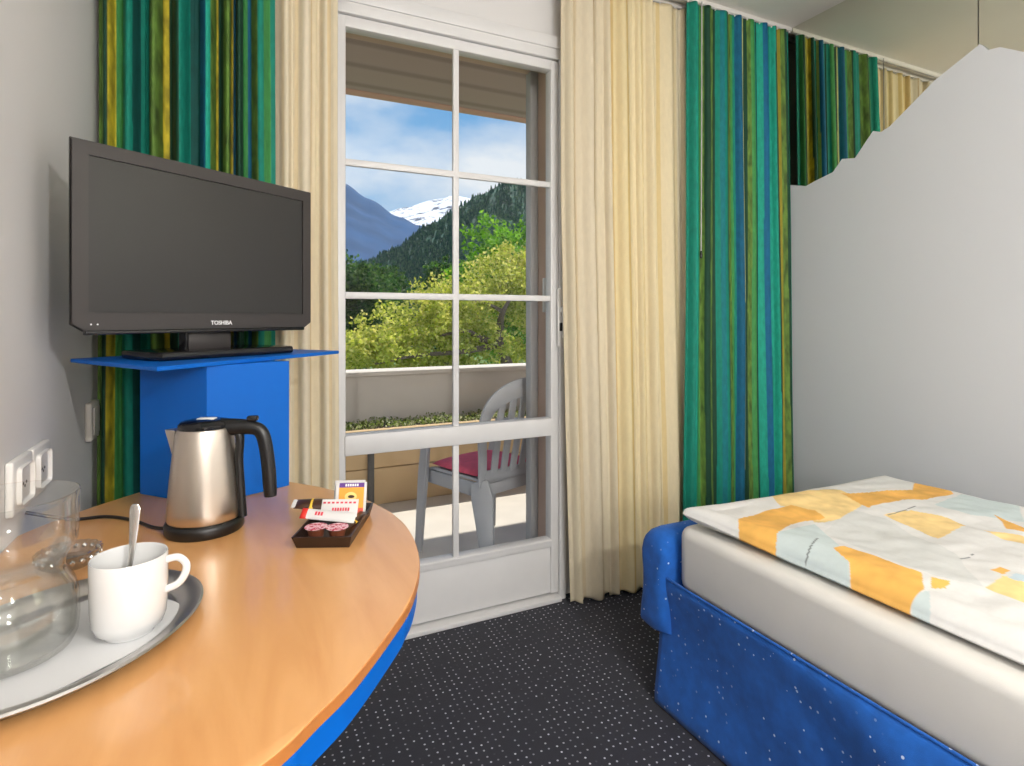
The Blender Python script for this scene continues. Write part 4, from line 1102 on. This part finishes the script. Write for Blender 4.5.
tree('leafy_tree', base, [blob(base, 350, 285, Y3_, 1.0, 1.3, .9), blob(base, 335, 300, Y3_, 1.4, 1.3, 1.6), blob(base, 365, 305, Y3_, 1.2, 1.3, 1.3), blob(base, 345, 335, Y3_, 1.6, 1.3, 1.6), blob(base, 385, 300, Y3_+1, .9, 1, .8), blob(base, 320, 275, Y3_, 1.2, 1.2, 1.2)],
     (rel(base, [base, (base[0], Y3_, -2), (base[0], Y3_, .2), P(352, 290, Y3_)]), .25), [(rel(base, [(base[0], Y3_, 0), P(370, 300, Y3_), P(380, 298, Y3_)]), .08)],
     14000, .17, M_leafD, 'dark green tree at the left behind the yellow-green tree', 41)
Y4_ = 34.
for px, py, lab, sd in ((380, 275, 'shaded dark green tree, left one of two under the forest slope', 51), (446, 272, 'shaded dark green tree, right one of two under the forest slope', 52)):
    b0_ = P(px, 300, Y4_); base = (b0_.x, Y4_, ZG)
    tree('leafy_tree', base, [blob(base, px, py+5, Y4_, 1.2, 1.6, 1.2), blob(base, px-10, py+22, Y4_, 1.2, 1.5, 1.6), blob(base, px+10, py+22, Y4_, 1.2, 1.5, 1.6), blob(base, px, py+50, Y4_, 1.3, 1.6, 2.2)],
         (rel(base, [base, (base[0], Y4_, -2), (base[0], Y4_, .5), P(px, py+8, Y4_)]), .3), [(rel(base, [(base[0], Y4_, -.5), P(px+10, py+20, Y4_), P(px+14, py+10, Y4_)]), .1)],
         7000, .24, M_leafD, lab, sd)

# ------------------------------------------------------------------ light
sun = bpy.data.lights.new('sun', 'SUN'); so = bpy.data.objects.new('sun', sun); C.objects.link(so)
sun.energy = 4.6; sun.angle = .009; sun.color = (1., .95, .86)
d = Vector((.50, .42, 1.)).normalized()
so.rotation_euler = d.to_track_quat('Z', 'Y').to_euler()

def lamp(name, kind, loc, power, size, color, aim=None):
    l = bpy.data.lights.new(name, kind); o = bpy.data.objects.new(name, l); C.objects.link(o); o.location = loc
    l.energy = power; l.color = color
    if kind == 'AREA':
        l.shape = 'DISK'; l.size = size
        o.rotation_euler = ((Vector(loc)-Vector(aim)).to_track_quat('Z', 'Y')).to_euler()
    else: l.shadow_soft_size = size
    return o
lamp('reading_lamp', 'POINT', (.74, -.90, 1.80), 72, .02, (1., .985, .96))
lamp('room_fill_light', 'POINT', (.15, -1.75, 1.55), 66, .14, (1., .985, .96))  # unseen fill added behind the camera to brighten room and ceiling

w = bpy.data.worlds.new('sky'); S.world = w; w.use_nodes = True
nt = w.node_tree; L = nt.links.new; bg = nt.nodes['Background']
tc = nt.nodes.new('ShaderNodeTexCoord')
sx = nt.nodes.new('ShaderNodeSeparateXYZ'); L(tc.outputs['Generated'], sx.inputs[0])
cr = nt.nodes.new('ShaderNodeValToRGB')
cr.color_ramp.elements[0].position = 0.0; cr.color_ramp.elements[0].color = lin((196, 220, 240))+(1,)
cr.color_ramp.elements[1].position = .75; cr.color_ramp.elements[1].color = lin((70, 130, 205))+(1,)
e = cr.color_ramp.elements.new(.32); e.color = lin((122, 178, 228))+(1,)
L(sx.outputs['Z'], cr.inputs['Fac'])
mp = nt.nodes.new('ShaderNodeMapping'); mp.inputs['Scale'].default_value = (1.6, 1.6, 3.2); mp.inputs['Location'].default_value = (.1, .35, .2); mp.inputs['Rotation'].default_value = (0, .5, .2)
nz = nt.nodes.new('ShaderNodeTexNoise'); nz.inputs['Scale'].default_value = 1.9; nz.inputs['Detail'].default_value = 6; nz.inputs['Roughness'].default_value = .5
L(tc.outputs['Generated'], mp.inputs['Vector']); L(mp.outputs['Vector'], nz.inputs['Vector'])
c2 = nt.nodes.new('ShaderNodeValToRGB'); c2.color_ramp.elements[0].position = .42; c2.color_ramp.elements[1].position = .62
c2.color_ramp.elements[0].color = (0, 0, 0, 1); c2.color_ramp.elements[1].color = (1, 1, 1, 1)
L(nz.outputs['Fac'], c2.inputs['Fac'])
mx = nt.nodes.new('ShaderNodeMix'); mx.data_type = 'RGBA'; L(c2.outputs['Color'], mx.inputs['Factor']); L(cr.outputs['Color'], mx.inputs['A']); mx.inputs['B'].default_value = lin((236, 242, 248))+(1,)
L(mx.outputs['Result'], bg.inputs['Color']); bg.inputs['Strength'].default_value = 1.

# ------------------------------------------------------------------ camera
cd = bpy.data.cameras.new('camera'); co = bpy.data.objects.new('camera', cd); C.objects.link(co)
co.location = (0, 0, CAMZ); co.rotation_euler = (PI/2, 0, -TH)
cd.sensor_width = 36; cd.sensor_fit = 'HORIZONTAL'; cd.lens = F/1024*36
cd.shift_y = (HY-383)/1024; cd.clip_start = .05; cd.clip_end = 8000
S.camera = co
S.view_settings.view_transform = 'Standard'
try: S.view_settings.look = 'None'
except Exception: pass
S.view_settings.gamma = 1; S.view_settings.use_curve_mapping = False
S.view_settings.exposure = 0.
S.cycles.use_denoising = True
S.cycles.max_bounces = 10; S.cycles.transparent_max_bounces = 24; S.cycles.caustics_reflective = False
